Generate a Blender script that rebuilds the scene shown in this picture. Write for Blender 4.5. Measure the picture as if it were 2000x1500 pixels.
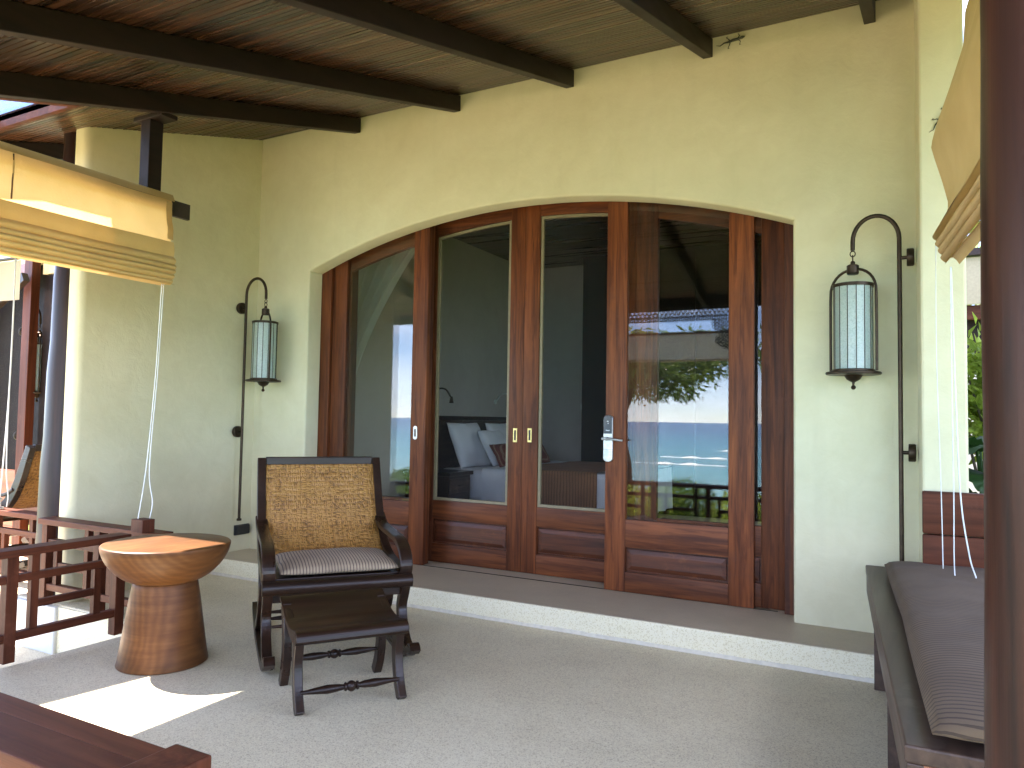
import bpy, bmesh, math, random
from mathutils import Vector, Matrix, noise as mnoise
random.seed(7)
R = math.radians
for o in list(bpy.data.objects): bpy.data.objects.remove(o)
scene = bpy.context.scene
C = scene.collection

# ------------------------------------------------------------------ camera
f_px, yaw, pitch, roll, D, HC = 1443.28, 0.4918, 0.0479, 0.0167, 4.5548, 1.27
fwd = Vector((-math.sin(yaw)*math.cos(pitch), math.cos(yaw)*math.cos(pitch), math.sin(pitch)))
rt = Vector((math.cos(yaw), math.sin(yaw), 0)); up = rt.cross(fwd)
r2 = rt*math.cos(roll) + up*math.sin(roll); u2 = -rt*math.sin(roll) + up*math.cos(roll)
cam_data = bpy.data.cameras.new('camera'); cam = bpy.data.objects.new('camera', cam_data); C.objects.link(cam)
cam_data.sensor_width = 36; cam_data.lens = f_px/2000*36; cam_data.clip_start = .02; cam_data.clip_end = 30000
m = Matrix((r2, u2, -fwd)).transposed().to_4x4(); m.translation = (0, -D, HC); cam.matrix_world = m
scene.camera = cam

# ------------------------------------------------------------------ world, sun, exposure
SUN_DIR = Vector((0.64, 0.07, -1.0)).normalized()
world = bpy.data.worlds.new('World'); scene.world = world; world.use_nodes = True
nt = world.node_tree; nt.nodes.clear()
wo = nt.nodes.new('ShaderNodeOutputWorld'); bg = nt.nodes.new('ShaderNodeBackground')
sky = nt.nodes.new('ShaderNodeTexSky'); sky.sky_type = 'NISHITA'; sky.sun_disc = False
sky.sun_elevation = math.asin(-SUN_DIR.z); sky.sun_rotation = R(266.6)
sky.air_density = 1.0; sky.dust_density = 0.0; sky.ozone_density = 4.0; sky.altitude = 4000
tc = nt.nodes.new('ShaderNodeTexCoord'); mp = nt.nodes.new('ShaderNodeMapping'); mp.inputs['Scale'].default_value = (1.4, 1.4, 4.5)
nz = nt.nodes.new('ShaderNodeTexNoise'); nz.inputs['Scale'].default_value = 2.6; nz.inputs['Detail'].default_value = 7; nz.inputs['Roughness'].default_value = .58
cr = nt.nodes.new('ShaderNodeValToRGB'); cr.color_ramp.elements[0].position = .44; cr.color_ramp.elements[1].position = .70
cr.color_ramp.elements[1].color = (.75, .75, .75, 1)
mx = nt.nodes.new('ShaderNodeMix'); mx.data_type = 'RGBA'
mx.inputs['B'].default_value = (6.6, 7.9, 9.8, 1)
L = nt.links.new
L(tc.outputs['Generated'], mp.inputs['Vector']); L(mp.outputs['Vector'], nz.inputs['Vector']); L(nz.outputs['Fac'], cr.inputs['Fac'])
L(cr.outputs['Color'], mx.inputs['Factor']); L(sky.outputs['Color'], mx.inputs['A']); L(mx.outputs['Result'], bg.inputs['Color'])
bg.inputs['Strength'].default_value = .14
L(bg.outputs['Background'], wo.inputs['Surface'])
sd = bpy.data.lights.new('sun', 'SUN'); sd.energy = 4.5; sd.angle = R(.53); sd.color = (1, .95, .87)
sun = bpy.data.objects.new('sun', sd); C.objects.link(sun); sun.location = (-20, -6, 30)
sun.rotation_euler = SUN_DIR.to_track_quat('-Z', 'Y').to_euler()
vs = scene.view_settings; vs.view_transform = 'Standard'; vs.look = 'None'; vs.gamma = 1; vs.exposure = 3.28; vs.use_curve_mapping = False
vs.use_white_balance = True; vs.white_balance_temperature = 7250; vs.white_balance_tint = 22
cy = scene.cycles
cy.use_denoising = True
cy.max_bounces = 14; cy.diffuse_bounces = 6; cy.glossy_bounces = 6; cy.transparent_max_bounces = 40; cy.transmission_bounces = 8
cy.sample_clamp_indirect = 6; cy.caustics_reflective = False; cy.caustics_refractive = False

# ------------------------------------------------------------------ helpers: objects
def tag(o, label=None, cat=None, group=None, kind=None):
    if label: o['label'] = label
    if cat: o['category'] = cat
    if group: o['group'] = group
    if kind: o['kind'] = kind
    return o
def empty(name, loc=(0, 0, 0), rz=0, label=None, cat=None, group=None, kind=None):
    o = bpy.data.objects.new(name, None); C.objects.link(o); o.location = loc; o.rotation_euler = (0, 0, rz)
    o.empty_display_size = .05
    return tag(o, label, cat, group, kind)
def copy_tree(o, parent=None):
    c = o.copy(); C.objects.link(c)
    if parent is not None: c.parent = parent
    for ch in list(o.children): copy_tree(ch, c)
    return c

class MB:
    def __init__(s): s.bm = bmesh.new()
    def box(s, x0, x1, y0, y1, z0, z1, bev=0.0, M=None):
        r = bmesh.ops.create_cube(s.bm, size=1)
        vs_ = r['verts']
        for v in vs_:
            v.co = Vector(((x0+x1)/2+v.co.x*(x1-x0), (y0+y1)/2+v.co.y*(y1-y0), (z0+z1)/2+v.co.z*(z1-z0)))
        if bev > 0:
            es = list({e for v in vs_ for e in v.link_edges})
            rb = bmesh.ops.bevel(s.bm, geom=es, offset=bev, segments=2, profile=.6, affect='EDGES')
            vs_ = list({v for f_ in rb['faces'] for v in f_.verts} | {v for v in vs_ if v.is_valid})
        if M is not None:
            for v in vs_: v.co = M @ v.co
        return s
    def obox(s, p0, p1, wx, wz, bev=0.0):          # bar between two points, cross-section wx (sideways) by wz (up)
        p0, p1 = Vector(p0), Vector(p1); d = p1-p0; l = d.length; d.normalize()
        upv = Vector((0, 0, 1)) if abs(d.z) < .95 else Vector((0, 1, 0))
        sx = d.cross(upv).normalized(); uz = sx.cross(d)
        M = Matrix((sx, d, uz)).transposed().to_4x4(); M.translation = (p0+p1)/2
        return s.box(-wx/2, wx/2, -l/2, l/2, -wz/2, wz/2, bev, M)
    def tube(s, pts, rad, n=10, closed=False, caps=True):
        pts = [Vector(p) for p in pts]; N = len(pts)
        rads = rad if isinstance(rad, (list, tuple)) else [rad]*N
        rings = []; prev = None
        for i, p in enumerate(pts):
            if closed: t = pts[(i+1) % N]-pts[i-1]
            else: t = pts[min(i+1, N-1)]-pts[max(i-1, 0)]
            t.normalize()
            if prev is None:
                a = Vector((0, 0, 1)) if abs(t.z) < .9 else Vector((1, 0, 0)); nrm = t.cross(a).normalized()
            else:
                nrm = (prev-t*prev.dot(t)); nrm = nrm.normalized() if nrm.length > 1e-6 else t.orthogonal().normalized()
            prev = nrm; b = t.cross(nrm)
            rings.append([s.bm.verts.new(p+(nrm*math.cos(2*math.pi*k/n)+b*math.sin(2*math.pi*k/n))*rads[i]) for k in range(n)])
        for i in range(N if closed else N-1):
            A, B = rings[i], rings[(i+1) % N]
            for k in range(n): s.bm.faces.new((A[k], A[(k+1) % n], B[(k+1) % n], B[k]))
        if not closed and caps:
            s.bm.faces.new(list(reversed(rings[0]))); s.bm.faces.new(rings[-1])
        return s
    def lathe(s, prof, n=32, M=None, cap=True):      # prof: (r, z) pairs
        rings = []
        for r_, z in prof:
            rings.append([s.bm.verts.new(Vector((r_*math.cos(2*math.pi*k/n), r_*math.sin(2*math.pi*k/n), z))) for k in range(n)])
        for A, B in zip(rings, rings[1:]):
            for k in range(n): s.bm.faces.new((A[k], A[(k+1) % n], B[(k+1) % n], B[k]))
        if cap:
            s.bm.faces.new(list(reversed(rings[0]))); s.bm.faces.new(rings[-1])
        if M is not None:
            for rg in rings:
                for v in rg: v.co = M @ v.co
        return s
    def prism(s, poly, h0, h1, plane='yz'):         # closed polygon (list of 2-D points) extruded along the third axis
        def P(a, b, h): return {'yz': (h, a, b), 'xz': (a, h, b), 'xy': (a, b, h)}[plane]
        A = [s.bm.verts.new(P(a, b, h0)) for a, b in poly]; B = [s.bm.verts.new(P(a, b, h1)) for a, b in poly]
        n = len(poly)
        try:
            s.bm.faces.new(A); s.bm.faces.new(list(reversed(B)))
        except ValueError: pass
        for k in range(n): s.bm.faces.new((A[(k+1) % n], A[k], B[k], B[(k+1) % n]))
        return s
    def ribbon(s, path, width, h0, h1, plane='yz'): # thick bent board: path in 2-D with widths, extruded
        n = len(path); lf, rg = [], []
        ws = width if isinstance(width, (list, tuple)) else [width]*n
        for i in range(n):
            a = Vector(path[max(i-1, 0)]); b = Vector(path[min(i+1, n-1)]); t = (b-a).normalized(); q = Vector((-t.y, t.x))
            p = Vector(path[i]); lf.append(p+q*ws[i]/2); rg.append(p-q*ws[i]/2)
        def P(v, h): return {'yz': (h, v.x, v.y), 'xz': (v.x, h, v.y), 'xy': (v.x, v.y, h)}[plane]
        V = [[s.bm.verts.new(P(v, h)) for v in side] for side, h in ((lf, h0), (rg, h0), (rg, h1), (lf, h1))]
        for i in range(n-1):
            for k in range(4):
                k2 = (k+1) % 4; s.bm.faces.new((V[k][i], V[k2][i], V[k2][i+1], V[k][i+1]))
        s.bm.faces.new([V[k][0] for k in (3, 2, 1, 0)]); s.bm.faces.new([V[k][-1] for k in range(4)])
        return s
    def quad(s, *ps):
        s.bm.faces.new([s.bm.verts.new(p) for p in ps]); return s
    def grid(s, fn, nu, nv):                        # fn(u, v) -> point, u and v in 0..1
        V = [[s.bm.verts.new(fn(i/nu, j/nv)) for j in range(nv+1)] for i in range(nu+1)]
        for i in range(nu):
            for j in range(nv): s.bm.faces.new((V[i][j], V[i+1][j], V[i+1][j+1], V[i][j+1]))
        return s
    def build(s, name, mat, parent=None, smooth=None, recalc=True, bevel=0, off=None):
        if recalc: bmesh.ops.recalc_face_normals(s.bm, faces=s.bm.faces)
        me = bpy.data.meshes.new(name); s.bm.to_mesh(me); s.bm.free()
        if off is not None: me.transform(Matrix.Translation(-Vector(off)))
        if smooth is not None:
            for p in me.polygons: p.use_smooth = True
            if smooth < 180: me.set_sharp_from_angle(angle=R(smooth))
        o = bpy.data.objects.new(name, me); C.objects.link(o)
        if mat is not None: me.materials.append(mat)
        if parent is not None: o.parent = parent
        if bevel:
            b = o.modifiers.new('bevel', 'BEVEL'); b.width = bevel; b.segments = 2; b.limit_method = 'ANGLE'; b.angle_limit = R(40)
        return o
def inst(o, parent, loc=(0, 0, 0), scale=(1, 1, 1), rot=(0, 0, 0)):
    c = o.copy(); C.objects.link(c); c.parent = parent; c.location = loc; c.scale = scale; c.rotation_euler = rot
    return c
def catmull(pts, k=6):
    pts = [Vector(p) for p in pts]; out = []
    for i in range(len(pts)-1):
        p0 = pts[max(i-1, 0)]; p1 = pts[i]; p2 = pts[i+1]; p3 = pts[min(i+2, len(pts)-1)]
        for j in range(k):
            t = j/k
            out.append(.5*((2*p1)+(p2-p0)*t+(2*p0-5*p1+4*p2-p3)*t*t+(3*p1-p0-3*p2+p3)*t**3))
    out.append(pts[-1]); return out

# ------------------------------------------------------------------ helpers: materials
class NM:
    def __init__(s, name):
        s.m = bpy.data.materials.new(name); s.m.use_nodes = True; s.t = s.m.node_tree; s.t.nodes.clear()
        s.out = s.n('ShaderNodeOutputMaterial')
    def n(s, typ, **kw):
        nd = s.t.nodes.new(typ)
        for k, v in kw.items():
            if hasattr(nd, k): setattr(nd, k, v)
            else: nd.inputs[k].default_value = v
        return nd
    def l(s, a, b): s.t.links.new(a, b)
    def coords(s, scale=(1, 1, 1), rnd=0.0, loc=(0, 0, 0), kind='Object', rot=(0, 0, 0)):
        tc_ = s.n('ShaderNodeTexCoord'); mp_ = s.n('ShaderNodeMapping'); mp_.inputs['Scale'].default_value = scale
        mp_.inputs['Location'].default_value = loc; mp_.inputs['Rotation'].default_value = rot
        if rnd:
            oi = s.n('ShaderNodeObjectInfo'); vm = s.n('ShaderNodeVectorMath', operation='SCALE'); vm.inputs['Scale'].default_value = rnd
            cb = s.n('ShaderNodeCombineXYZ'); s.l(oi.outputs['Random'], cb.inputs[0]); s.l(oi.outputs['Random'], cb.inputs[1]); s.l(oi.outputs['Random'], cb.inputs[2])
            s.l(cb.outputs[0], vm.inputs[0]); ad = s.n('ShaderNodeVectorMath', operation='ADD')
            s.l(tc_.outputs[kind], ad.inputs[0]); s.l(vm.outputs[0], ad.inputs[1]); s.l(ad.outputs[0], mp_.inputs['Vector'])
        else: s.l(tc_.outputs[kind], mp_.inputs['Vector'])
        return mp_.outputs['Vector']
    def noise(s, vec, scale, detail=4, rough=.5, dist=0):
        nd = s.n('ShaderNodeTexNoise'); nd.inputs['Scale'].default_value = scale; nd.inputs['Detail'].default_value = detail
        nd.inputs['Roughness'].default_value = rough; nd.inputs['Distortion'].default_value = dist
        if vec is not None: s.l(vec, nd.inputs['Vector'])
        return nd.outputs['Fac']
    def ramp(s, fac, stops):
        nd = s.n('ShaderNodeValToRGB'); e = nd.color_ramp.elements
        while len(e) < len(stops): e.new(.5)
        for el, (p, c) in zip(e, stops):
            el.position = p; el.color = (*c, 1) if len(c) == 3 else c
        s.l(fac, nd.inputs['Fac']); return nd.outputs['Color']
    def mix(s, fac, a, b, mode='MIX'):
        nd = s.n('ShaderNodeMix'); nd.data_type = 'RGBA'; nd.blend_type = mode
        for k, v in (('Factor', fac), ('A', a), ('B', b)):
            if hasattr(v, 'is_linked') or hasattr(v, 'links'): s.l(v, nd.inputs[k])
            elif k == 'Factor': nd.inputs[k].default_value = v
            else: nd.inputs[k].default_value = (*v, 1)
        return nd.outputs['Result']
    def math(s, op, a, b=None):
        nd = s.n('ShaderNodeMath', operation=op)
        for i, v in enumerate((a, b)):
            if v is None: continue
            if hasattr(v, 'links'): s.l(v, nd.inputs[i])
            else: nd.inputs[i].default_value = v
        return nd.outputs[0]
    def bump(s, h, strength=.3, dist=.01, normal=None):
        nd = s.n('ShaderNodeBump'); nd.inputs['Strength'].default_value = strength; nd.inputs['Distance'].default_value = dist
        s.l(h, nd.inputs['Height'])
        if normal is not None: s.l(normal, nd.inputs['Normal'])
        return nd.outputs['Normal']
    def bsdf(s, color=None, rough=.6, normal=None, metallic=0, spec=.5, **kw):
        nd = s.n('ShaderNodeBsdfPrincipled')
        if color is not None:
            if hasattr(color, 'links'): s.l(color, nd.inputs['Base Color'])
            else: nd.inputs['Base Color'].default_value = (*color, 1)
        if hasattr(rough, 'links'): s.l(rough, nd.inputs['Roughness'])
        else: nd.inputs['Roughness'].default_value = rough
        nd.inputs['Metallic'].default_value = metallic; nd.inputs['Specular IOR Level'].default_value = spec
        if normal is not None: s.l(normal, nd.inputs['Normal'])
        for k, v in kw.items(): nd.inputs[k].default_value = v
        return nd.outputs['BSDF']
    def done(s, sh): s.l(sh, s.out.inputs['Surface']); return s.m

def wood(name, light, dark, axis='z', rough=.38, scale=1.0, rnd=7.0, wear=None, vary=.35, coat=0.0, spec=.5, streak=.55):
    w = NM(name)
    st = {'x': (.9, 14, 14), 'y': (14, .9, 14), 'z': (14, 14, .9)}[axis]
    fine = {'x': (3, 90, 90), 'y': (90, 3, 90), 'z': (90, 90, 3)}[axis]
    v1 = w.coords(tuple(a*scale for a in st), rnd); v2 = w.coords(tuple(a*scale for a in fine), rnd)
    g = w.noise(v1, 1.0, 5, .6, 1.2); gf = w.noise(v2, 1.0, 3, .6)
    mid = tuple((a+b)/2 for a, b in zip(light, dark))
    col = w.ramp(g, [(.28, dark), (.48, mid), (.72, light)])
    col = w.mix(w.math('MULTIPLY', gf, streak), col, w.mix(.65, col, tuple(c*.35 for c in dark)))
    if streak > .6:
        st3 = w.noise(w.coords(tuple(a*scale*2.2 for a in st), rnd+3), 1.0, 4, .65, .8)
        col = w.mix(w.math('MULTIPLY', w.ramp(st3, [(.50, (0, 0, 0)), (.66, (1, 1, 1))]), .75), col, dark)
    oi = w.n('ShaderNodeObjectInfo')
    val = w.math('ADD', w.math('MULTIPLY', oi.outputs['Random'], vary), 1-vary/2)
    hs = w.n('ShaderNodeHueSaturation'); w.l(val, hs.inputs['Value']); w.l(col, hs.inputs['Color']); col = hs.outputs['Color']
    if wear is not None:
        wn = w.noise(w.coords((1, 1, 1), rnd), 6, 6, .7)
        msk = w.ramp(wn, [(.56, (0, 0, 0)), (.72, (1, 1, 1))])
        col = w.mix(w.math('MULTIPLY', msk, .6), col, wear)
    rn = w.noise(v1, .8, 3); rr = w.math('ADD', w.math('MULTIPLY', rn, .25), rough-.1)
    nb = w.bump(w.math('ADD', g, w.math('MULTIPLY', gf, .8)), .16, .004)
    return w.done(w.bsdf(col, rr, nb, spec=spec, **({'Coat Weight': coat, 'Coat Roughness': .25} if coat else {})))

def plaster(name, c1, c2, bumpy=.25):
    w = NM(name); v = w.coords()
    n1 = w.noise(v, 1.1, 5, .6, .8); n2 = w.noise(v, 7, 6, .65, .4); n3 = w.noise(v, 60, 3, .6)
    col = w.ramp(w.math('ADD', w.math('MULTIPLY', n1, .6), w.math('MULTIPLY', n2, .4)), [(.35, c2), (.65, c1)])
    v4 = w.coords((5, 5, .6)); n4 = w.noise(v4, 1.2, 4, .6)
    col = w.mix(w.math('MULTIPLY', w.ramp(n4, [(.55, (0, 0, 0)), (.8, (1, 1, 1))]), .10), col, (.30, .27, .18))
    h = w.math('ADD', w.math('MULTIPLY', n2, 1.0), w.math('MULTIPLY', n3, .12))
    return w.done(w.bsdf(col, .75, w.bump(h, bumpy*1.3, .014), spec=.25))

def terrazzo(name, base, dark, pale, speck=.5, rough=.55, size=260):
    w = NM(name); v = w.coords()
    n1 = w.noise(v, .9, 5, .6, .5); n2 = w.noise(v, 4, 5, .6)
    col = w.ramp(w.math('ADD', w.math('MULTIPLY', n1, .65), w.math('MULTIPLY', n2, .35)), [(.36, dark), (.62, base)])
    vo = w.n('ShaderNodeTexVoronoi'); vo.inputs['Scale'].default_value = size; w.l(v, vo.inputs['Vector'])
    sp = w.n('ShaderNodeSeparateColor'); w.l(vo.outputs['Color'], sp.inputs[0])
    spots = w.ramp(sp.outputs[0], [(0, tuple(c*.45 for c in dark)), (.16, tuple(c*.55 for c in dark)), (.24, base), (.78, base), (.9, pale), (1, pale)])
    col = w.mix(speck, col, w.mix(1.0, col, spots, 'OVERLAY'))
    col = w.mix(speck*.35, col, spots)
    h = w.math('SUBTRACT', 1.0, vo.outputs['Distance'])
    return w.done(w.bsdf(col, rough, w.bump(h, .25, .002), spec=.35))

def metal(name, col, rough=.4, vary=True):
    w = NM(name); n = w.noise(w.coords(), 25, 5, .6)
    c = w.ramp(n, [(.35, tuple(x*.55 for x in col)), (.7, col)])
    return w.done(w.bsdf(c, w.math('ADD', w.math('MULTIPLY', n, .3), rough-.12), w.bump(n, .08, .002), metallic=.85))

def schlick(w, r0):
    ge = w.n('ShaderNodeNewGeometry'); dp = w.n('ShaderNodeVectorMath', operation='DOT_PRODUCT')
    w.l(ge.outputs['Normal'], dp.inputs[0]); w.l(ge.outputs['Incoming'], dp.inputs[1])
    c = w.math('SUBTRACT', 1.0, w.math('ABSOLUTE', dp.outputs['Value']))
    return w.math('ADD', w.math('MULTIPLY', w.math('POWER', c, 5.0), 1-r0), r0)
def glass(name, tint=(.93, .96, .95), r0=.045, rough=0.0):
    w = NM(name); gl = w.n('ShaderNodeBsdfGlossy'); gl.inputs['Roughness'].default_value = rough
    tr = w.n('ShaderNodeBsdfTransparent'); tr.inputs['Color'].default_value = (*tint, 1)
    mxs = w.n('ShaderNodeMixShader'); w.l(schlick(w, r0), mxs.inputs[0]); w.l(tr.outputs[0], mxs.inputs[1]); w.l(gl.outputs[0], mxs.inputs[2])
    return w.done(mxs.outputs[0])

def fabric(name, c1, c2, stripes=None, trans=.0, weave=420, rough=.9, axis=0):
    w = NM(name); v = w.coords()
    n = w.noise(v, 5, 4); col = w.ramp(n, [(.35, c2), (.65, c1)])
    ws = []
    for ax in ((weave, weave*.2, weave*.2), (weave*.2, weave*.2, weave)):
        ws.append(w.noise(w.coords(ax), 1, 2))
    wv = w.math('ADD', ws[0], ws[1])
    if stripes:
        freq, width, scol = stripes
        sp = w.n('ShaderNodeSeparateXYZ'); w.l(v, sp.inputs[0])
        wob = w.math('MULTIPLY', w.noise(w.coords((9, 9, 9)), 1, 3), .5)
        t = w.math('FRACT', w.math('ADD', w.math('MULTIPLY', sp.outputs[axis], freq), wob))
        msk = w.math('LESS_THAN', t, width); col = w.mix(w.math('MULTIPLY', msk, .8), col, scol)
    nb = w.bump(w.math('ADD', wv, w.math('MULTIPLY', n, .6)), .25, .003)
    b = w.bsdf(col, rough, nb, spec=.2, **{'Sheen Weight': .03})
    if trans:
        tl = w.n('ShaderNodeBsdfTranslucent'); w.l(col, tl.inputs['Color']); w.l(nb, tl.inputs['Normal'])
        mxs = w.n('ShaderNodeMixShader'); mxs.inputs[0].default_value = trans; w.l(b, mxs.inputs[1]); w.l(tl.outputs[0], mxs.inputs[2]); b = mxs.outputs[0]
    return w.done(b)

def leafmat(name, c1, c2, trans=.35):
    w = NM(name); v = w.coords(); n = w.noise(v, 3.5, 3)
    ge = w.n('ShaderNodeNewGeometry')
    col = w.mix(ge.outputs['Random Per Island'], w.ramp(n, [(.3, c2), (.7, c1)]), c1)
    hs = w.n('ShaderNodeHueSaturation'); w.l(w.math('ADD', w.math('MULTIPLY', ge.outputs['Random Per Island'], .7), .65), hs.inputs['Value']); w.l(col, hs.inputs['Color'])
    b = w.bsdf(hs.outputs['Color'], .45, spec=.4); tl = w.n('ShaderNodeBsdfTranslucent'); w.l(hs.outputs['Color'], tl.inputs['Color'])
    mxs = w.n('ShaderNodeMixShader'); mxs.inputs[0].default_value = trans; w.l(b, mxs.inputs[1]); w.l(tl.outputs[0], mxs.inputs[2])
    return w.done(mxs.outputs[0])
def plain(name, col, rough=.6, **kw):
    w = NM(name); n = w.noise(w.coords(), 30, 3)
    return w.done(w.bsdf(w.ramp(n, [(.3, tuple(c*.85 for c in col)), (.7, col)]), rough, w.bump(n, .06, .002), **kw))

M = {}
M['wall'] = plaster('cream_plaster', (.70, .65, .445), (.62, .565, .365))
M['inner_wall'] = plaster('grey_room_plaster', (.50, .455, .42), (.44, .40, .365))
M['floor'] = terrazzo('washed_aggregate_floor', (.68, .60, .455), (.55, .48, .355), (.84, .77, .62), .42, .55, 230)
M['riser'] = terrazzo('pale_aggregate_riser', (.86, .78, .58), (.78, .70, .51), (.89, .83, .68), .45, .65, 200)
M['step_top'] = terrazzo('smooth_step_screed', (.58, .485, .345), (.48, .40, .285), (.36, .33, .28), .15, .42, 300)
M['white_paint'] = plaster('white_painted_plaster', (.74, .74, .71), (.64, .64, .60))
M['sealant'] = plain('cream_sealant', (.80, .73, .60), .7)
M['door_v'] = wood('teak_upright_grain', (.30, .084, .026), (.058, .016, .008), 'z', .45, wear=(.14, .046, .024), spec=.22, streak=.8, vary=.5)
M['door_h'] = wood('teak_level_grain', (.30, .086, .027), (.062, .017, .008), 'x', .45, wear=(.14, .046, .024), spec=.22, streak=.8, vary=.5)
M['panel_h'] = wood('teak_panel_grain', (.19, .052, .020), (.045, .013, .007), 'x', .34, streak=.8, wear=(.32, .10, .028), spec=.4)
M['ceil'] = wood('dark_slat_wood', (.092, .036, .016), (.009, .005, .004), 'x', .27, vary=1.2, rnd=31, wear=(.028, .029, .020))
M['rafter'] = wood('near_black_beam_wood', (.026, .013, .009), (.010, .006, .005), 'y', .5, spec=.25, vary=.3)
M['beam_x'] = wood('near_black_crossbeam_wood', (.040, .022, .015), (.014, .009, .007), 'x', .42, vary=.3)
M['post'] = wood('polished_dark_log', (.060, .020, .011), (.011, .006, .005), 'z', .36, vary=.2, spec=.2)
M['black_log'] = wood('polished_black_log', (.040, .015, .012), (.009, .005, .005), 'z', .36, vary=.2, spec=.35)
M['rail_x'] = wood('red_rail_level', (.145, .042, .020), (.042, .013, .008), 'x', .48, wear=(.14, .05, .028), spec=.12)
M['rail_y'] = wood('red_rail_depth', (.145, .042, .020), (.042, .013, .008), 'y', .48, wear=(.14, .05, .028), spec=.12)
M['rail_z'] = wood('red_rail_upright', (.145, .042, .020), (.042, .013, .008), 'z', .48, wear=(.14, .05, .028), spec=.12)
M['ebony'] = wood('ebony_chair_wood', (.042, .018, .010), (.011, .006, .004), 'y', .28, vary=.2, spec=.38)
M['ebony_x'] = wood('ebony_crosswise', (.044, .019, .010), (.011, .006, .004), 'x', .30, vary=.2, spec=.3)
M['bench_wood'] = wood('bench_brown_wood', (.12, .068, .045), (.045, .025, .018), 'y', .4, wear=(.17, .12, .095), spec=.35)
M['orange_wood'] = wood('orange_wood', (.42, .14, .05), (.17, .05, .02), 'x', .35, wear=(.22, .06, .035))
M['bronze'] = metal('bronze', (.075, .052, .034), .42)
M['black_iron'] = plain('black_plastic', (.012, .012, .012), .45)
M['brass'] = metal('brass', (.78, .58, .22), .35)
M['steel'] = metal('satin_steel', (.72, .72, .70), .35)
M['black_gloss'] = plain('black_gloss_keypad', (.012, .018, .024), .12)
M['glass'] = glass('window_glass', (.93, .945, .94), .037)
M['skyglass'] = glass('skylight_glass', (.86, .90, .92), .05)
M['beige'] = plain('beige_screen_frame', (.24, .19, .105), .5)
M['cord'] = plain('white_cord', (.75, .75, .72), .8)
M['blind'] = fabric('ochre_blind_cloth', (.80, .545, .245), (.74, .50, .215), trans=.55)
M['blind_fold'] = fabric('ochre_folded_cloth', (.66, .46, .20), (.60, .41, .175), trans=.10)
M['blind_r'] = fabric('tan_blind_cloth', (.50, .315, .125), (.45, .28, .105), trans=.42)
M['blind_far'] = fabric('beige_blind_cloth', (.80, .70, .58), (.74, .65, .53), trans=.55)
M['seam'] = fabric('ochre_seam_cloth', (.54, .38, .18), (.48, .34, .155), trans=.35)
M['fold_line'] = plain('brown_fold_cord', (.13, .065, .03), .8)
M['seat_cloth'] = fabric('striped_seat_cloth', (.38, .275, .18), (.31, .22, .145), (62, .30, (.05, .036, .036)), axis=0)
M['bench_cloth'] = fabric('striped_bench_cloth', (.140, .092, .056), (.115, .074, .045), (44, .30, (.052, .034, .024)), axis=1)
M['linen'] = fabric('white_linen', (.87, .87, .88), (.80, .80, .82))
M['throw'] = fabric('brown_bed_throw', (.40, .18, .085), (.32, .14, .065), (30, .4, (.21, .09, .045)), axis=0)
M['red_cloth'] = fabric('red_dotted_cloth', (.20, .05, .03), (.12, .03, .025), (40, .35, (.30, .16, .10)), axis=2)
M['sheer'] = fabric('sheer_curtain', (.72, .75, .68), (.64, .67, .60), trans=.5)
M['cream_shaded'] = plain('shaded_cream_board', (.42, .33, .21), .8)  # cream darkened in the colour itself to stand for shade on the fascia
M['bark'] = plain('grey_bark', (.12, .09, .06), .9)
M['leaf'] = leafmat('green_leaf', (.14, .25, .04), (.07, .15, .025), .45)
M['leaf_pale'] = leafmat('pale_green_leaf', (.19, .27, .08), (.11, .18, .05), .45)  # leaf colour lightened to stand for the wash of overlapping glass reflections
M['leaf_y'] = leafmat('yellow_green_leaf', (.40, .50, .08), (.22, .33, .045), .5)
M['leaf_big'] = leafmat('dark_big_leaf', (.035, .10, .02), (.018, .06, .014), .3)
M['gecko'] = plain('gecko_skin', (.05, .05, .03), .7)

# turned-table wood with rings
w = NM('round_table_wood'); v = w.coords((1, 1, 1)); wv = w.n('ShaderNodeTexWave'); wv.wave_type = 'RINGS'; wv.rings_direction = 'Y'
wv.inputs['Scale'].default_value = 9; wv.inputs['Distortion'].default_value = 7; wv.inputs['Detail'].default_value = 3; wv.inputs['Detail Scale'].default_value = .8
w.l(w.coords((1.1, .35, .75), loc=(.25, 0, -.12)), wv.inputs['Vector'])
n1 = w.noise(w.coords((4, 4, 40)), 1, 5); n2 = w.noise(v, 3, 4)
c1 = w.ramp(w.math('ADD', w.math('MULTIPLY', wv.outputs['Fac'], .16), w.math('MULTIPLY', n1, .84)), [(.25, (.060, .022, .008)), (.5, (.112, .044, .014)), (.75, (.175, .075, .025))])
c1 = w.mix(w.math('MULTIPLY', n2, .5), c1, (.165, .062, .021))
M['table'] = w.done(w.bsdf(c1, .42, w.bump(n1, .08, .003), spec=.2))

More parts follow.
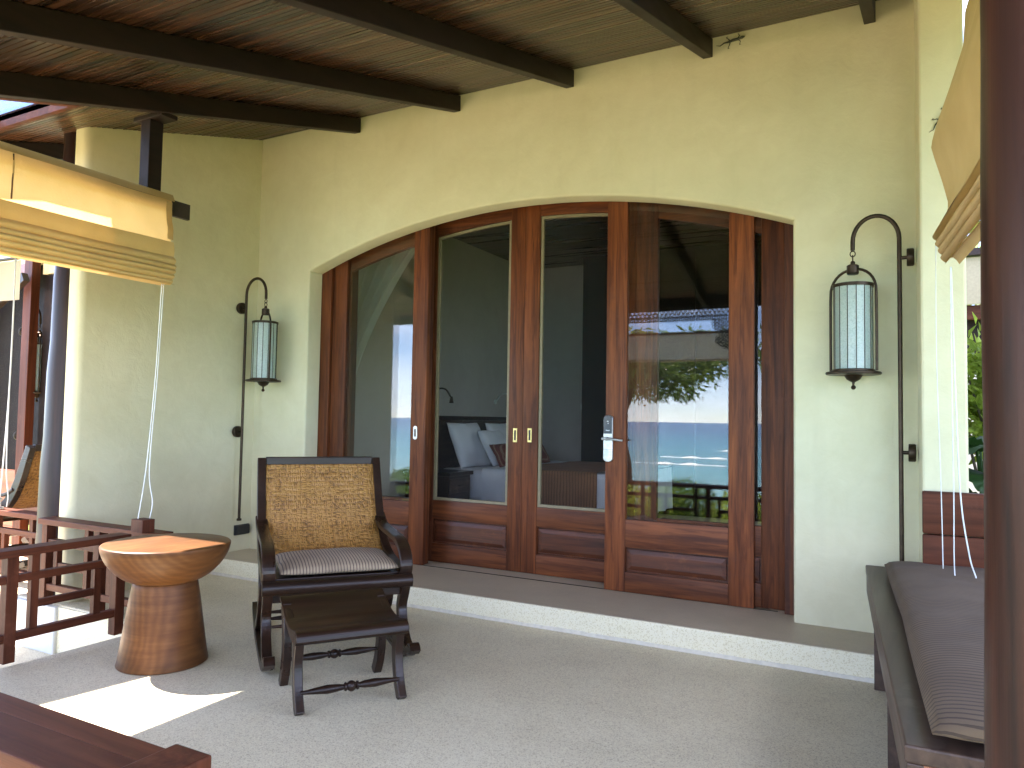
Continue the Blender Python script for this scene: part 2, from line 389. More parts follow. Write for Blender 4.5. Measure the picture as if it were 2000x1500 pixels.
# woven cane: petal-shaped strands lying in four directions
w = NM('woven_cane'); v0 = w.coords((1, 1, 1), kind='UV')
acc = None; hts = []
warp = w.n('ShaderNodeVectorMath', operation='ADD'); w.l(v0, warp.inputs[0])
for k, ang in enumerate((0, 45, 90, 135)):
    mp_ = w.n('ShaderNodeMapping'); mp_.inputs['Scale'].default_value = (34, 84, 1); mp_.inputs['Location'].default_value = (k*.37, k*.61, 0)
    mr_ = w.n('ShaderNodeMapping'); mr_.inputs['Rotation'].default_value = (0, 0, R(ang)); w.l(v0, mr_.inputs['Vector']); w.l(mr_.outputs[0], mp_.inputs['Vector'])
    vo = w.n('ShaderNodeTexVoronoi'); vo.voronoi_dimensions = '2D'; vo.inputs['Scale'].default_value = 1; vo.inputs['Randomness'].default_value = .55; w.l(mp_.outputs[0], vo.inputs['Vector'])
    sp = w.n('ShaderNodeSeparateColor'); w.l(vo.outputs['Color'], sp.inputs[0])
    hts.append(w.math('SUBTRACT', w.math('ADD', w.math('MULTIPLY', sp.outputs[0], .8), .55), w.math('MULTIPLY', vo.outputs['Distance'], 1.5)))
# flower layout decides which direction lies on top
sx = w.n('ShaderNodeSeparateXYZ'); w.l(v0, sx.inputs[0])
def tri(a): return w.math('ABSOLUTE', w.math('SUBTRACT', w.math('FRACT', a), .5))
tu = tri(w.math('MULTIPLY', sx.outputs[0], 6.0)); tv = tri(w.math('MULTIPLY', sx.outputs[1], 6.0))
bias = [w.math('MULTIPLY', tv, 1.0), w.math('MULTIPLY', w.math('ABSOLUTE', w.math('SUBTRACT', tu, tv)), -1.2), w.math('MULTIPLY', tu, 1.0), w.math('MULTIPLY', w.math('ABSOLUTE', w.math('SUBTRACT', tu, tv)), -1.2)]
H = None
for h, b_ in zip(hts, bias):
    hh = w.math('ADD', h, b_); H = hh if H is None else w.math('MAXIMUM', H, hh)
nb = w.noise(v0, 5, 4)
col = w.ramp(H, [(.30, (.09, .032, .008)), (.62, (.26, .11, .022)), (1.0, (.42, .20, .05))])
col = w.mix(w.math('MULTIPLY', nb, .35), col, (.36, .165, .035))
M['cane'] = w.done(w.bsdf(col, .42, w.bump(H, .8, .008), spec=.45))

# insect screen: thin woven mesh, partly open
w = NM('insect_screen'); tr = w.n('ShaderNodeBsdfTransparent'); df = w.n('ShaderNodeBsdfDiffuse'); df.inputs['Color'].default_value = (.06, .06, .058, 1)
mxs = w.n('ShaderNodeMixShader'); n = w.noise(w.coords((900, 1, 900)), 1, 1)
w.l(w.math('ADD', w.math('MULTIPLY', n, .05), .075), mxs.inputs[0]); w.l(tr.outputs[0], mxs.inputs[1]); w.l(df.outputs[0], mxs.inputs[2]); M['screen'] = w.done(mxs.outputs[0])

# lantern glass: rippled, pale green
w = NM('rippled_lantern_glass'); v = w.coords(); n = w.noise(v, 120, 3, .7); n2 = w.noise(v, 30, 3)
seed = w.ramp(n, [(.34, (.40, .52, .47)), (.48, (.74, .86, .80)), (.62, (.92, 1, .96))])
nb = w.bump(w.math('ADD', n, n2), .6, .006)
tr = w.n('ShaderNodeBsdfTransparent'); w.l(seed, tr.inputs['Color'])
tl = w.n('ShaderNodeBsdfTranslucent'); tl.inputs['Color'].default_value = (.84, .95, .92, 1); w.l(nb, tl.inputs['Normal'])
gl = w.n('ShaderNodeBsdfGlossy'); gl.inputs['Roughness'].default_value = .18; gl.inputs['Color'].default_value = (.9, .95, .95, 1); w.l(nb, gl.inputs['Normal'])
df = w.n('ShaderNodeBsdfDiffuse'); w.l(seed, df.inputs['Color']); w.l(nb, df.inputs['Normal'])
m0 = w.n('ShaderNodeMixShader'); m0.inputs[0].default_value = .5; w.l(df.outputs[0], m0.inputs[1]); w.l(tl.outputs[0], m0.inputs[2])
m1 = w.n('ShaderNodeMixShader'); m1.inputs[0].default_value = .62; w.l(tr.outputs[0], m1.inputs[1]); w.l(m0.outputs[0], m1.inputs[2])
m2 = w.n('ShaderNodeMixShader'); w.l(w.math('ADD', schlick(w, .06), w.math('MULTIPLY', n, .12)), m2.inputs[0]); w.l(m1.outputs[0], m2.inputs[1]); w.l(gl.outputs[0], m2.inputs[2]); M['lantern_glass'] = w.done(m2.outputs[0])

# sea, ground
w = NM('sea_water'); v = w.coords(); sp = w.n('ShaderNodeSeparateXYZ'); w.l(v, sp.inputs[0])
dist = w.math('MULTIPLY', sp.outputs[1], -1/400)
col = w.ramp(dist, [(.06, (.20, .38, .34)), (.14, (.06, .30, .33)), (.30, (.03, .22, .30)), (.8, (.02, .10, .21))])
wn = w.noise(w.coords((.12, .55, 1)), 1, 8, .62, .3); w2 = w.noise(w.coords((.9, 3.2, 1)), 1, 4, .6)
col = w.mix(w.math('MULTIPLY', w.ramp(wn, [(.45, (0, 0, 0)), (.7, (1, 1, 1))]), .4), col, (.015, .10, .16))
M['sea'] = w.done(w.bsdf(col, .22, w.bump(w.math('ADD', wn, w.math('MULTIPLY', w2, .4)), .9, .5), spec=.3))
w = NM('lawn_and_sand'); v = w.coords(); sp = w.n('ShaderNodeSeparateXYZ'); w.l(v, sp.inputs[0])
g = w.ramp(w.noise(v, 6, 6, .7), [(.3, (.06, .10, .015)), (.7, (.13, .18, .035))])
s_ = w.ramp(w.noise(v, 9, 5), [(.3, (.42, .35, .25)), (.7, (.52, .45, .34))])
msk = w.math('GREATER_THAN', w.math('ADD', sp.outputs[1], w.math('MULTIPLY', w.noise(v, .6, 4), 3)), -9.5)
M['ground'] = w.done(w.bsdf(w.mix(msk, s_, g), .9, w.bump(w.noise(v, 40, 4), .5, .03), spec=.15))

# ================================================================== SETTING
# ground: one sheet, level by the house, falling to the shore
def gz(x, y):
    if y > -9: return -.36+.02*math.sin(x*.9)*math.cos(y*.7)
    if y > -30: return -.36-(-(y+9))/21*3.2
    return -3.56-(-(y+30))*.01
ys = [900, 300, 100, 40, 20, 10, 6, 3, 0, -2, -4, -6, -8, -9, -11, -14, -18, -24, -30, -60, -400]
xs = [-900, -300, -100, -40, -20, -12, -8, -5, -2, 0, 2, 5, 8, 12, 20, 40, 100, 300, 900]
mb = MB(); V = [[mb.bm.verts.new((x, y, gz(x, y))) for y in ys] for x in xs]
for i in range(len(xs)-1):
    for j in range(len(ys)-1): mb.bm.faces.new((V[i][j], V[i][j+1], V[i+1][j+1], V[i+1][j]))
tag(mb.build('ground', M['ground'], smooth=60), kind='structure')
mb = MB(); mb.quad((-12000, -12000, -2.6), (12000, -12000, -2.6), (12000, -18, -2.6), (-12000, -18, -2.6))
tag(mb.build('sea', M['sea'], recalc=False), kind='structure')
# breakers: low ridges of foam
w = NM('sea_foam'); M['foam'] = w.done(w.bsdf((.85, .88, .88), .8))
mb = MB()
for k in range(9):
    cx = random.uniform(-70, 10); yy = random.choice((-62, -75, -31, -34, -98)); ln = random.uniform(4, 14)
    n_ = 18
    for i in range(n_):
        t0, t1 = i/n_, (i+1)/n_
        h = lambda t: .22*math.sin(math.pi*t)*(.6+.4*math.sin(t*23+k))
        x0, x1 = cx+ln*t0, cx+ln*t1
        mb.quad((x0, yy-.5*h(t0)*4, -2.58), (x1, yy-.5*h(t1)*4, -2.58), (x1, yy, -2.58+h(t1)), (x0, yy, -2.58+h(t0)))
        mb.quad((x0, yy, -2.58+h(t0)), (x1, yy, -2.58+h(t1)), (x1, yy+.6*h(t1)*4, -2.58), (x0, yy+.6*h(t0)*4, -2.58))
tag(mb.build('foam', M['foam']), kind='stuff')

# veranda floor slab
fl = MB()
poly = [(-3.97, -3.75), (1.6, -3.75), (1.6, 0.0), (-9, 0.0), (-9, -1.60), (-3.97, -1.60)]
fl.prism(poly, -.6, 0, 'xy')
sp_ = tag(MB().box(-9, -3.972, -5.25, -1.64, -.62, -.312).build('side_path', M['floor']), kind='structure')
floor = tag(fl.build('floor', M['floor'], bevel=.012), kind='structure')
# step along the wall
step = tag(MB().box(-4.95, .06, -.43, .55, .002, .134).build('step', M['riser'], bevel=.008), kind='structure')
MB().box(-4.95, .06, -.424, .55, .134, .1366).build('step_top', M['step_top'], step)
mb = MB(); n_ = 40
for i in range(n_):
    x0 = -4.945+i*5.0/n_; x1 = x0+5.0/n_
    mb.box(x0, x1, -.436-.003*random.random(), -.429, .001, .019+.006*random.random())
MBs = mb.build('white_sealant', M['sealant'], step)
# room floor inside
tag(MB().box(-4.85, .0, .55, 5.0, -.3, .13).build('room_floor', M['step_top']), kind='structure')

# main wall with an arched opening (soft plaster arris)
XL, XR, ZS = -4.36, -.585, 2.470
CX = (XL+XR)/2; HALF = (XR-XL)/2; RISE = .345; RAD = (HALF**2+RISE**2)/(2*RISE); CZ = ZS+RISE-RAD
def arch_z(x, extra=0.0): return CZ+math.sqrt(max((RAD+extra)**2-(x-CX)**2, 0))
def opening(off):
    pts = [(XL-off, .1366), (XL-off, 1.0), (XL-off, 2.0)]
    a0 = math.atan2(ZS-CZ, XL-CX); a1 = math.atan2(ZS-CZ, XR-CX)
    n = 56
    for i in range(n+1):
        a = a0+(a1-a0)*i/n; pts.append((CX+(RAD+off)*math.cos(a), CZ+(RAD+off)*math.sin(a)))
    pts[3] = (XL-off, pts[3][1]); pts[-1] = (XR+off, pts[-1][1])
    pts += [(XR+off, 2.0), (XR+off, 1.0), (XR+off, .1366)]
    return pts
mb = MB(); bm = mb.bm
rings = []
for off, y in ((.016, 0.0), (.009, .0025), (.0025, .009), (0, .016), (0, .15)):
    rings.append([bm.verts.new((x, y, z)) for x, z in opening(off)])
for A, B in zip(rings, rings[1:]):
    for k in range(len(A)-1): bm.faces.new((A[k], A[k+1], B[k+1], B[k]))
outer = []
for (x, z) in opening(.016):
    if z < 2.05 and x < CX: outer.append((-4.95, z))
    elif z < 2.05: outer.append((.06, z))
    else:
        outer.append((None, x))
oq = []
for k, (a, b_) in enumerate(outer):
    if a is None:
        oq.append(bm.verts.new((b_, 0, 3.80)))
    else: oq.append(bm.verts.new((a, 0, b_)))
A = rings[0]
for k in range(len(A)-1):
    if k == 2:
        cnr = bm.verts.new((-4.95, 0, 3.80)); bm.faces.new((A[k], oq[k], cnr, oq[k+1], A[k+1]))
    elif k == len(A)-4:
        cnr = bm.verts.new((.06, 0, 3.80)); bm.faces.new((A[k], oq[k], cnr, oq[k+1], A[k+1]))
    else: bm.faces.new((A[k], oq[k], oq[k+1], A[k+1]))
# masonry behind: blocks that close the wall off round the door tracks
mb.box(-5.1, -4.45, .151, .5, 0, 3.8); mb.box(-.50, .06, .151, .5, 0, 3.8); mb.box(-4.449, -.501, .151, .5, 3.05, 3.8)
mb.box(-5.1, .26, 0.501, .56, 3.05, 4.2)
mb.box(-5.1, -4.94, .002, .15, 0, 3.8)
wall = tag(mb.build('wall', M['wall'], smooth=40), kind='structure')
# side wall of the alcove, rounded end
mb = MB(); e = -1.55; th = .16; x0, x1 = -4.95-th, -4.95; rr = .05
poly = [(x1, 0.0), (x1, -.5), (x1, -1.0)]
for k in range(7):
    a = R(90*k/6); poly.append((x1-rr+rr*math.cos(a), e+rr-rr*math.sin(a)))
for k in range(7):
    a = R(90*k/6); poly.append((x0+rr-rr*math.sin(a), e+rr-rr*math.cos(a)))
poly += [(x0, 0.0)]
bm = mb.bm
lo = [bm.verts.new((x, y, .001)) for x, y in poly]; hi = [bm.verts.new((x, y, 3.66+.285*y+.06)) for x, y in poly]
for k in range(len(poly)): bm.faces.new((lo[k], lo[(k+1) % len(poly)], hi[(k+1) % len(poly)], hi[k]))
tag(mb.build('side_wall', M['wall'], smooth=50), kind='structure')
# pier at the far end of the bench
mb = MB(); mb.prism([(.06, .0), (.047, -.15), (.062, -.30), (.262, -.30), (.262, .0)], .001, 3.72, 'xy')
tag(mb.build('wall_pier', M['wall'], bevel=.012), kind='structure')
# room behind the doors
mb = MB(); mb.box(-5.1, -4.85, .502, 5.0, .0, 3.6); mb.box(-5.1, .3, 5.0, 5.2, 0, 3.6); mb.box(.0, .262, .502, 1.6, 0, 4.2); mb.box(.0, .262, 4.4, 5.0, 0, 4.2); mb.box(.0, .262, 1.601, 4.399, 0, .45); mb.box(.0, .262, 1.601, 4.399, 2.95, 4.2)  # opening in the right wall added out of view to bring daylight in
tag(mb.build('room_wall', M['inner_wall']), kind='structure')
tag(MB().box(-4.849, -.001, .502, 4.999, 3.46, 3.56).build('room_ceiling', M['ceil']), kind='structure')
tag(MB().box(-5.1, .262, .0, 5.2, 3.9, 4.0).build('house_roof', M['ceil']), kind='structure')

# veranda ceiling: roof deck with slats, rafters and a skylight
SL = .285; Z0 = 3.67; ca = 1/math.sqrt(1+SL*SL); A_TILT = math.atan(SL)
def cz(y): return Z0+SL*y
SKX0, SKX1, SKY0, SKY1 = -5.19, -4.355, -3.25, -2.03
mb = MB()
def deck(x0, x1, y0, y1):
    z = lambda y: cz(y)+.022
    bm = mb.bm
    vv = [bm.verts.new(p) for p in ((x0, y0, z(y0)), (x1, y0, z(y0)), (x1, y1, z(y1)), (x0, y1, z(y1)), (x0, y0, z(y0)+.03), (x1, y0, z(y0)+.03), (x1, y1, z(y1)+.03), (x0, y1, z(y1)+.03))]
    for q in ((0, 1, 2, 3), (7, 6, 5, 4), (0, 4, 5, 1), (1, 5, 6, 2), (2, 6, 7, 3), (3, 7, 4, 0)): bm.faces.new([vv[i] for i in q])
YF, YB = -3.42, .0
deck(-7.5, SKX0, YF, YB); deck(SKX1, 1.9, YF, YB); deck(SKX0, SKX1, YF, SKY0); deck(SKX0, SKX1, SKY1, YB)  # unseen right end of the roof lengthened to dim the pier
ceiling = tag(mb.build('ceiling', M['rafter']), kind='structure')
sl_mesh = MB(); sl_mesh.box(-.5, .5, -.0172, .0172, 0, .018, .004)
slat0 = sl_mesh.build('slat', M['ceil'], ceiling)
first = [slat0]
def add_slat(x0, x1, s_):
    y = -s_*ca
    o = first.pop() if first else slat0.copy()
    if o is not slat0: C.objects.link(o); o.parent = ceiling
    o.location = ((x0+x1)/2, y, cz(y)+.0+random.uniform(-.0015, .0015)); o.scale = (x1-x0-.002, 1, 1); o.rotation_euler = (A_TILT, 0, 0)
raf_x = [-6.55, -5.62, -3.885, -2.94, -2.025, -1.085, -.172, .76, 1.7]
s_ = .03; row = 0
while s_*ca < 3.40:
    y = -s_*ca
    inside = SKY0-.03 < y < SKY1+.03
    jn = sorted(random.sample([-2.94, -2.025, -1.085, -3.885], 1 if row % 4 else 2))
    ed = [-7.48]+([SKX0-.02, None, SKX1+.02] if inside else [-5.62] if row % 3 == 0 else [])+[j for j in jn if not inside or j > SKX1+.2]+[1.88]
    seg = []; a = ed[0]
    for b_ in ed[1:]:
        if b_ is None: a = None; continue
        if a is not None: seg.append((a, b_))
        a = b_
    for a, b_ in seg: add_slat(a, b_, s_)
    s_ += .0405; row += 1
for x in raf_x:
    y0, y1 = -3.415, -.002; mbr = MB(); bm = mbr.bm; d = .118; wd = .030
    ptx = []
    for y, dz in ((y0, 0), (y1, 0), (y1, -d), (y0, -d)):
        ptx.append((y, cz(y)-.001+dz))
    mbr.prism(ptx, x-wd, x+wd, 'yz'); mbr.build('rafter', M['rafter'], ceiling, bevel=.004)
ev = MB(); ev.box(-7.5, 1.9, -4.45, -3.40, 2.92, 2.98); ev.box(-7.5, 1.9, -3.44, -3.425, 2.60, 2.919); tag(ev.build('eave', M['rafter']), kind='structure')  # unseen flat eave added to keep the sun off the front rail
sk = empty('skylight', (0, 0, 0)); sk.parent = ceiling
mbf = MB()
for (xa, xb, ya, yb) in ((SKX0-.05, SKX0, SKY0-.05, SKY1+.05), (SKX1, SKX1+.05, SKY0-.05, SKY1+.05), (SKX0, SKX1, SKY0-.05, SKY0), (SKX0, SKX1, SKY1, SKY1+.05)):
    ptx = [(ya, cz(ya)-.022), (yb, cz(yb)-.022), (yb, cz(yb)+.066), (ya, cz(ya)+.066)]
    mbf.prism(ptx, xa, xb, 'yz')
mbf.build('frame', M['rail_y'], sk)
mbp = MB(); ptx = [(SKY0, cz(SKY0)+.052), (SKY1, cz(SKY1)+.052), (SKY1, cz(SKY1)+.060), (SKY0, cz(SKY0)+.060)]
mbp.prism(ptx, SKX0, SKX1, 'yz'); mbp.build('pane', M['skyglass'], sk)

# ================================================================== DOORS
FZ = .1366
DZ_ = [0]
def arc_top(x): return 2.80+DZ_[0]-(x+2.5)**2/10.4
def lap(o, dy): return o
def leaf(name, label, x0, x1, y, zb, panel, sw=(.14, .14), curved=True, fill='pane', inner=None, top=3.0, t=.042, group=None, dz=0):
    DZ_[0] = dz
    root = empty(name, ((x0+x1)/2, y, FZ), 0, label, 'door', group); off = root.location
    for a, b_ in ((x0, x0+sw[0]), (x1-sw[1], x1)):
        MB().box(a, b_, y, y+t, FZ+.004, top, .003).build('stile', M['door_v'], root, off=off, smooth=40)
    a, b_ = x0+sw[0]+.0008, x1-sw[1]-.0008
    pz0, pz1 = panel
    MB().box(a, b_, y+.001, y+t, FZ+.004, pz0, .003).build('bottom_rail', M['door_h'], root, off=off, smooth=40)
    MB().box(a, b_, y+.001, y+t, pz1, zb, .003).build('lock_rail', M['door_h'], root, off=off, smooth=40)
    # raised and fielded panel in a recess
    mb = MB(); bm = mb.bm
    lv = [(0, .026), (.010, .026), (.013, .016), (.042, .007)]
    rg = []
    for o_, yy in lv: rg.append([bm.verts.new(p) for p in ((a+o_, y+yy, pz0+o_), (b_-o_, y+yy, pz0+o_), (b_-o_, y+yy, pz1-o_), (a+o_, y+yy, pz1-o_))])
    for A_, B_ in zip(rg, rg[1:]):
        for k in range(4): bm.faces.new((A_[k], A_[(k+1) % 4], B_[(k+1) % 4], B_[k]))
    bm.faces.new(rg[-1]); back = [bm.verts.new((v.co.x, y+t-.004, v.co.z)) for v in rg[0]]
    for k in range(4): bm.faces.new((rg[0][(k+1) % 4], rg[0][k], back[k], back[(k+1) % 4]))
    bm.faces.new(back[::-1])
    mb.build('panel', M['panel_h'], root, off=off)
    if curved:
        n = 14; poly = [(a+(b_-a)*i/n, arc_top(a+(b_-a)*i/n)) for i in range(n+1)]+[(b_, top), (a, top)]
        MB().prism(poly, y+.001, y+t, 'xz').build('top_rail', M['door_h'], root, off=off)
        ztop = lambda x: arc_top(x)
    else: ztop = lambda x: top
    if inner:
        n = 14; iw = .022
        mb = MB()
        mb.box(a+.001, a+iw, y+.010, y+t-.008, zb+.001, ztop(a)-.004); mb.box(b_-iw, b_-.001, y+.010, y+t-.008, zb+.001, ztop(b_)-.004)
        mb.box(a+iw, b_-iw, y+.012, y+t-.008, zb+.001, zb+iw)
        poly = [(a+iw+(b_-a-2*iw)*i/n, ztop(a+iw+(b_-a-2*iw)*i/n)-.004) for i in range(n+1)]; poly = poly+[(x, z-iw) for x, z in reversed(poly)]
        mb.prism(poly, y+.012, y+t-.008, 'xz'); mb.build('screen_frame', M['beige'], root, off=off)
    n = 14; yc = y+t*.5
    poly = [(a+.002, zb-.01), (b_-.002, zb-.01)]+[(b_-.002-(b_-a-.004)*i/n, min(ztop(b_-(b_-a)*i/n)+.01, top)) for i in range(n+1)]
    if fill == 'pane': MB().prism(poly, yc-.003, yc+.003, 'xz').build('pane', M['glass'], root, off=off)
    else: MB().prism(poly, yc+.004, yc+.0046, 'xz').build('insect_screen', M['screen'], root, off=off)
    return root
GD = 'sliding door leaves of the arched opening'
d_front_r = leaf('sliding_door', 'reddish wooden glass door fitted with the electronic lock and lever handle', -1.81, -.838, .18, .618, (.272, .434), (.145, .153), False, top=3.02, group=GD)
d_front_l = leaf('sliding_door', 'wooden glass door behind the rocking chair, with the oval white flush pull', -4.255, -3.292, .18, .618, (.272, .434), (.145, .14), False, top=3.02, group=GD)
d_scr_l = leaf('screen_door', 'wooden insect screen door showing the pillows through its mesh', -3.475, -2.5405, .363, .622, (.284, .474), (.14, .12), True, 'screen', True, group=GD)
d_scr_r = leaf('screen_door', 'wooden insect screen door showing the brown bed throw, beside the electronic lock', -2.5385, -1.605, .363, .628, (.284, .484), (.125, .14), True, 'screen', True, group=GD)
d_fix_r = leaf('fixed_door', 'wooden glazed leaf mostly hidden behind the door with the electronic lock', -1.618, -.658, .232, .635, (.285, .452), (.149, .144), True, group=GD, dz=-.06)
d_fix_l = leaf('fixed_door', 'wooden glazed leaf behind the door with the oval flush pull', -4.262, -3.30, .232, .635, (.285, .452), (.149, .144), True, group=GD, dz=-.06)
def pull(root, x, y, z, matn, w_=.034, h=.105, round_=False):
    off = root.location
    q = root
    p = MB()
    if round_:
        pts = []
        for k in range(24):
            a_ = 2*math.pi*k/24; pts.append((x+.018*math.cos(a_), z+(.035 if math.sin(a_) > 0 else -.035)+.018*math.sin(a_)))
        p.prism(pts, y-.004, y+.002, 'xz'); pl = p.build('flush_pull', M['steel'], q, off=off, bevel=.001)
        pts = [(x+(a_-x)*.45, z+(b_-z)*.62) for a_, b_ in pts]; MB().prism(pts, y-.0046, y-.0038, 'xz').build('recess', M['bronze'], pl, off=off)
    else:
        p.box(x-w_/2, x+w_/2, y-.004, y+.002, z-h/2, z+h/2, .0015); pl = p.build('flush_pull', M['brass'], q, off=off)
        MB().box(x-w_*.22, x+w_*.06, y-.0046, y-.0038, z-h*.36, z+h*.36).build('recess', M['black_iron'], pl, off=off)
        pl2 = MB().box(x+w_*.06, x+w_*.24, y-.0046, y-.0038, z-h*.36, z+h*.36).build('recess', M['bronze'], pl, off=off)
pull(d_front_l, -3.404+.02, .18, 1.154, 'steel', round_=True)
pull(d_scr_l, -2.60, .363, 1.152, 'brass'); pull(d_scr_r, -2.478, .363, 1.155, 'brass')
# electronic lock
off = d_front_r.location; lx, ly, lz = -1.785, .18, 1.15
def capsule(cx, z0, z1, hw, y0, y1, rt_=True, rb_=True, n=10):
    pts = []
    if rt_: pts += [(cx+hw*math.cos(R(180*k/n)), z1-hw*.7+hw*.7*math.sin(R(180*k/n))) for k in range(n+1)]
    else: pts += [(cx+hw, z1), (cx-hw, z1)]
    if rb_: pts += [(cx-hw*math.cos(R(180*k/n)), z0+hw*.7-hw*.7*math.sin(R(180*k/n))) for k in range(n+1)]
    else: pts += [(cx-hw, z0), (cx+hw, z0)]
    return MB().prism(pts, y0, y1, 'xz')
lock = capsule(lx, lz-.155, lz+.16, .033, ly-.02, ly, True, True).build('lock', M['steel'], d_front_r, off=off, bevel=.003)
capsule(lx, lz+.035, lz+.157, .030, ly-.026, ly-.019, True, False).build('keypad', M['black_gloss'], lock, off=off, bevel=.002)
mk = MB()
for px_, pz_, s2 in ((.0, .118, .006), (.004, .104, .004), (-.008, .058, .005), (.003, .056, .007), (.012, .057, .004)):
    mk.box(lx+px_-s2, lx+px_+s2, ly-.0268, ly-.0262, lz+pz_-.0025, lz+pz_+.0025)
mk.build('keypad_mark', M['cord'], lock, off=off)
mb = MB(); mb.tube([(lx, ly-.02, lz), (lx, ly-.055, lz)], .011, 12); mb.build('spindle', M['bronze'], lock, off=off, smooth=40)
mb = MB(); mb.tube([(lx-.03, ly-.055, lz+.001), (lx+.04, ly-.057, lz-.001), (lx+.115, ly-.055, lz-.008)], [.009, .008, .007], 12); mb.build('lever', M['steel'], lock, off=off, smooth=40)
MB().box(lx-.033, lx+.033, ly-.0206, ly-.0198, lz-.072, lz-.0705).build('seam', M['bronze'], lock, off=off)
# frame
fr = empty('door_frame', (CX, .2, FZ), 0, 'reddish wooden frame round the arched opening in the cream wall', 'door frame'); off = fr.location
MB().box(-4.448, -4.26, .155, .50, FZ+.002, 3.04, .003).build('jamb', M['door_v'], fr, off=off)
MB().box(-.655, -.502, .155, .50, FZ+.002, 3.04, .003).build('jamb', M['door_v'], fr, off=off)
n = 30; poly = [(-4.255+3.57*i/n, arch_z(-4.255+3.57*i/n, .085)) for i in range(n+1)]+[(-.685, 3.04), (-4.255, 3.04)]
MB().prism(poly, .280, .358, 'xz').build('head', M['door_h'], fr, off=off)
for yt in (.201, .384):
    MB().box(-4.25, -.70, yt-.006, yt+.006, FZ-.0005, FZ+.0030).build('floor_track', M['bronze'], fr, off=off)

# ================================================================== VERANDA FRAME
# big log at the near end of the bench
mb = MB(); prof = [(.158+.0012*math.sin(i*1.7)-.0008*i, -.001+i*.18) for i in range(16)]
mb.lathe(prof, 40); o = mb.build('log_post', M['post'], smooth=60); o.location = (.245, -3.33, 0)
for v in o.data.vertices:
    a = math.atan2(v.co.y, v.co.x); k = 1+.008*mnoise.noise((math.cos(a)*1.3, math.sin(a)*1.3, v.co.z*.7)); v.co.x *= k; v.co.y *= k
tag(o, 'thick reddish brown log post standing in front of the bench, cut by the picture edge', 'post')
# dark log at the end of the side wall
mb = MB(); prof = [(.140-.0045*i+.004*math.sin(i*2.1), .001+i*.22) for i in range(16)]
mb.lathe(prof, 40); o = mb.build('log_post', M['black_log'], smooth=60); o.location = (-5.21, -1.47, 0)
for v in o.data.vertices:
    a = math.atan2(v.co.y, v.co.x); k = 1+.03*mnoise.noise((math.cos(a)*1.5, math.sin(a)*1.5, v.co.z*.6)); v.co.x *= k; v.co.y *= k
tag(o, 'polished black log post beside the end of the cream side wall', 'post')
# white painted footing under it
mb = MB(); mb.prism([(-5.46, -1.635), (-4.93, -1.635), (-4.93, -1.598), (-5.46, -1.598)], -.55, -.008, 'xy')
mb.build('x', None) if False else tag(mb.build('post_footing', M['white_paint'], bevel=.012), 'white painted block on the floor edge under the black log post', 'footing')
tag(MB().box(-6.9, -3.98, -1.612, -1.6005, -.55, -.012).build('floor_edge', M['riser']), kind='structure')
tag(MB().box(-3.9695, -3.9580, -3.75, -1.615, -.55, -.012).build('floor_edge', M['riser']), kind='structure')

# front posts, crossbeam
for x in (-1.785, -4.05):
    o = MB().box(x-.07, x+.07, -4.02, -3.88, -.34, 2.918, .006).build('veranda_post', M['rail_z'])
    tag(o, 'square dark post under the front beam, seen in the door glass' if x > -2 else 'square dark post at the front end of the side rail', 'post')
fb = MB().box(-6.8, 1.0, -3.98, -3.92, 2.66, 2.83, .004).build('front_beam', M['beam_x']); tag(fb, 'long dark beam across the veranda front, mirrored in the door glass', 'beam')
# carved valance with a corner bracket
def scroll(mb, cx, cz_, r_, y0, y1, n=12, wd=.3):
    for k in range(n):
        a0, a1 = 2*math.pi*k/n, 2*math.pi*(k+1)/n
        q = [(cx+r_*math.cos(a0), cz_+r_*math.sin(a0)), (cx+r_*math.cos(a1), cz_+r_*math.sin(a1)), (cx+r_*(1-wd)*math.cos(a1), cz_+r_*(1-wd)*math.sin(a1)), (cx+r_*(1-wd)*math.cos(a0), cz_+r_*(1-wd)*math.sin(a0))]
        mb.prism(q, y0, y1, 'xz')
mb = MB(); y0, y1 = -3.962, -3.942; FX = -1.865; DZ = .022
mb.box(-3.97, FX, y0, y1, 2.618+DZ, 2.636+DZ)
x = -3.95
while x < FX-.02:
    scroll(mb, x, 2.604+DZ, .015, y0, y1, 8, .55)
    scroll(mb, x, 2.562+DZ+random.uniform(-.006, .006), .034, y0, y1, 10, .48); scroll(mb, x+.02, 2.512+DZ, .024, y0, y1, 9, .5); scroll(mb, x-.015, 2.542+DZ, .015, y0, y1, 7, .5)
    x += .054
mb.box(-3.97, FX, y0+.002, y1-.002, 2.486+DZ, 2.496+DZ)
for i in range(9):
    zz = 2.47+DZ-i*.04; wd = .16*(1-i/9.5)**.6+.02*math.sin(i*1.3)
    xx = FX-.01
    while xx > FX-.01-wd-.02:
        scroll(mb, xx, zz+random.uniform(-.008, .008), random.uniform(.018, .03), y0, y1, 9, .5); xx -= .042
tag(mb.build('carved_valance', M['beam_x']), 'pierced carved fretwork hanging under the front beam, mirrored in the door glass', 'fretwork')

# pale paving added in front of the veranda to bounce warm light in
pv = tag(MB().box(-3.97, 3.0, -4.9, -3.752, -.6, -.318).build('bounce_terrace', M['floor']), kind='structure')
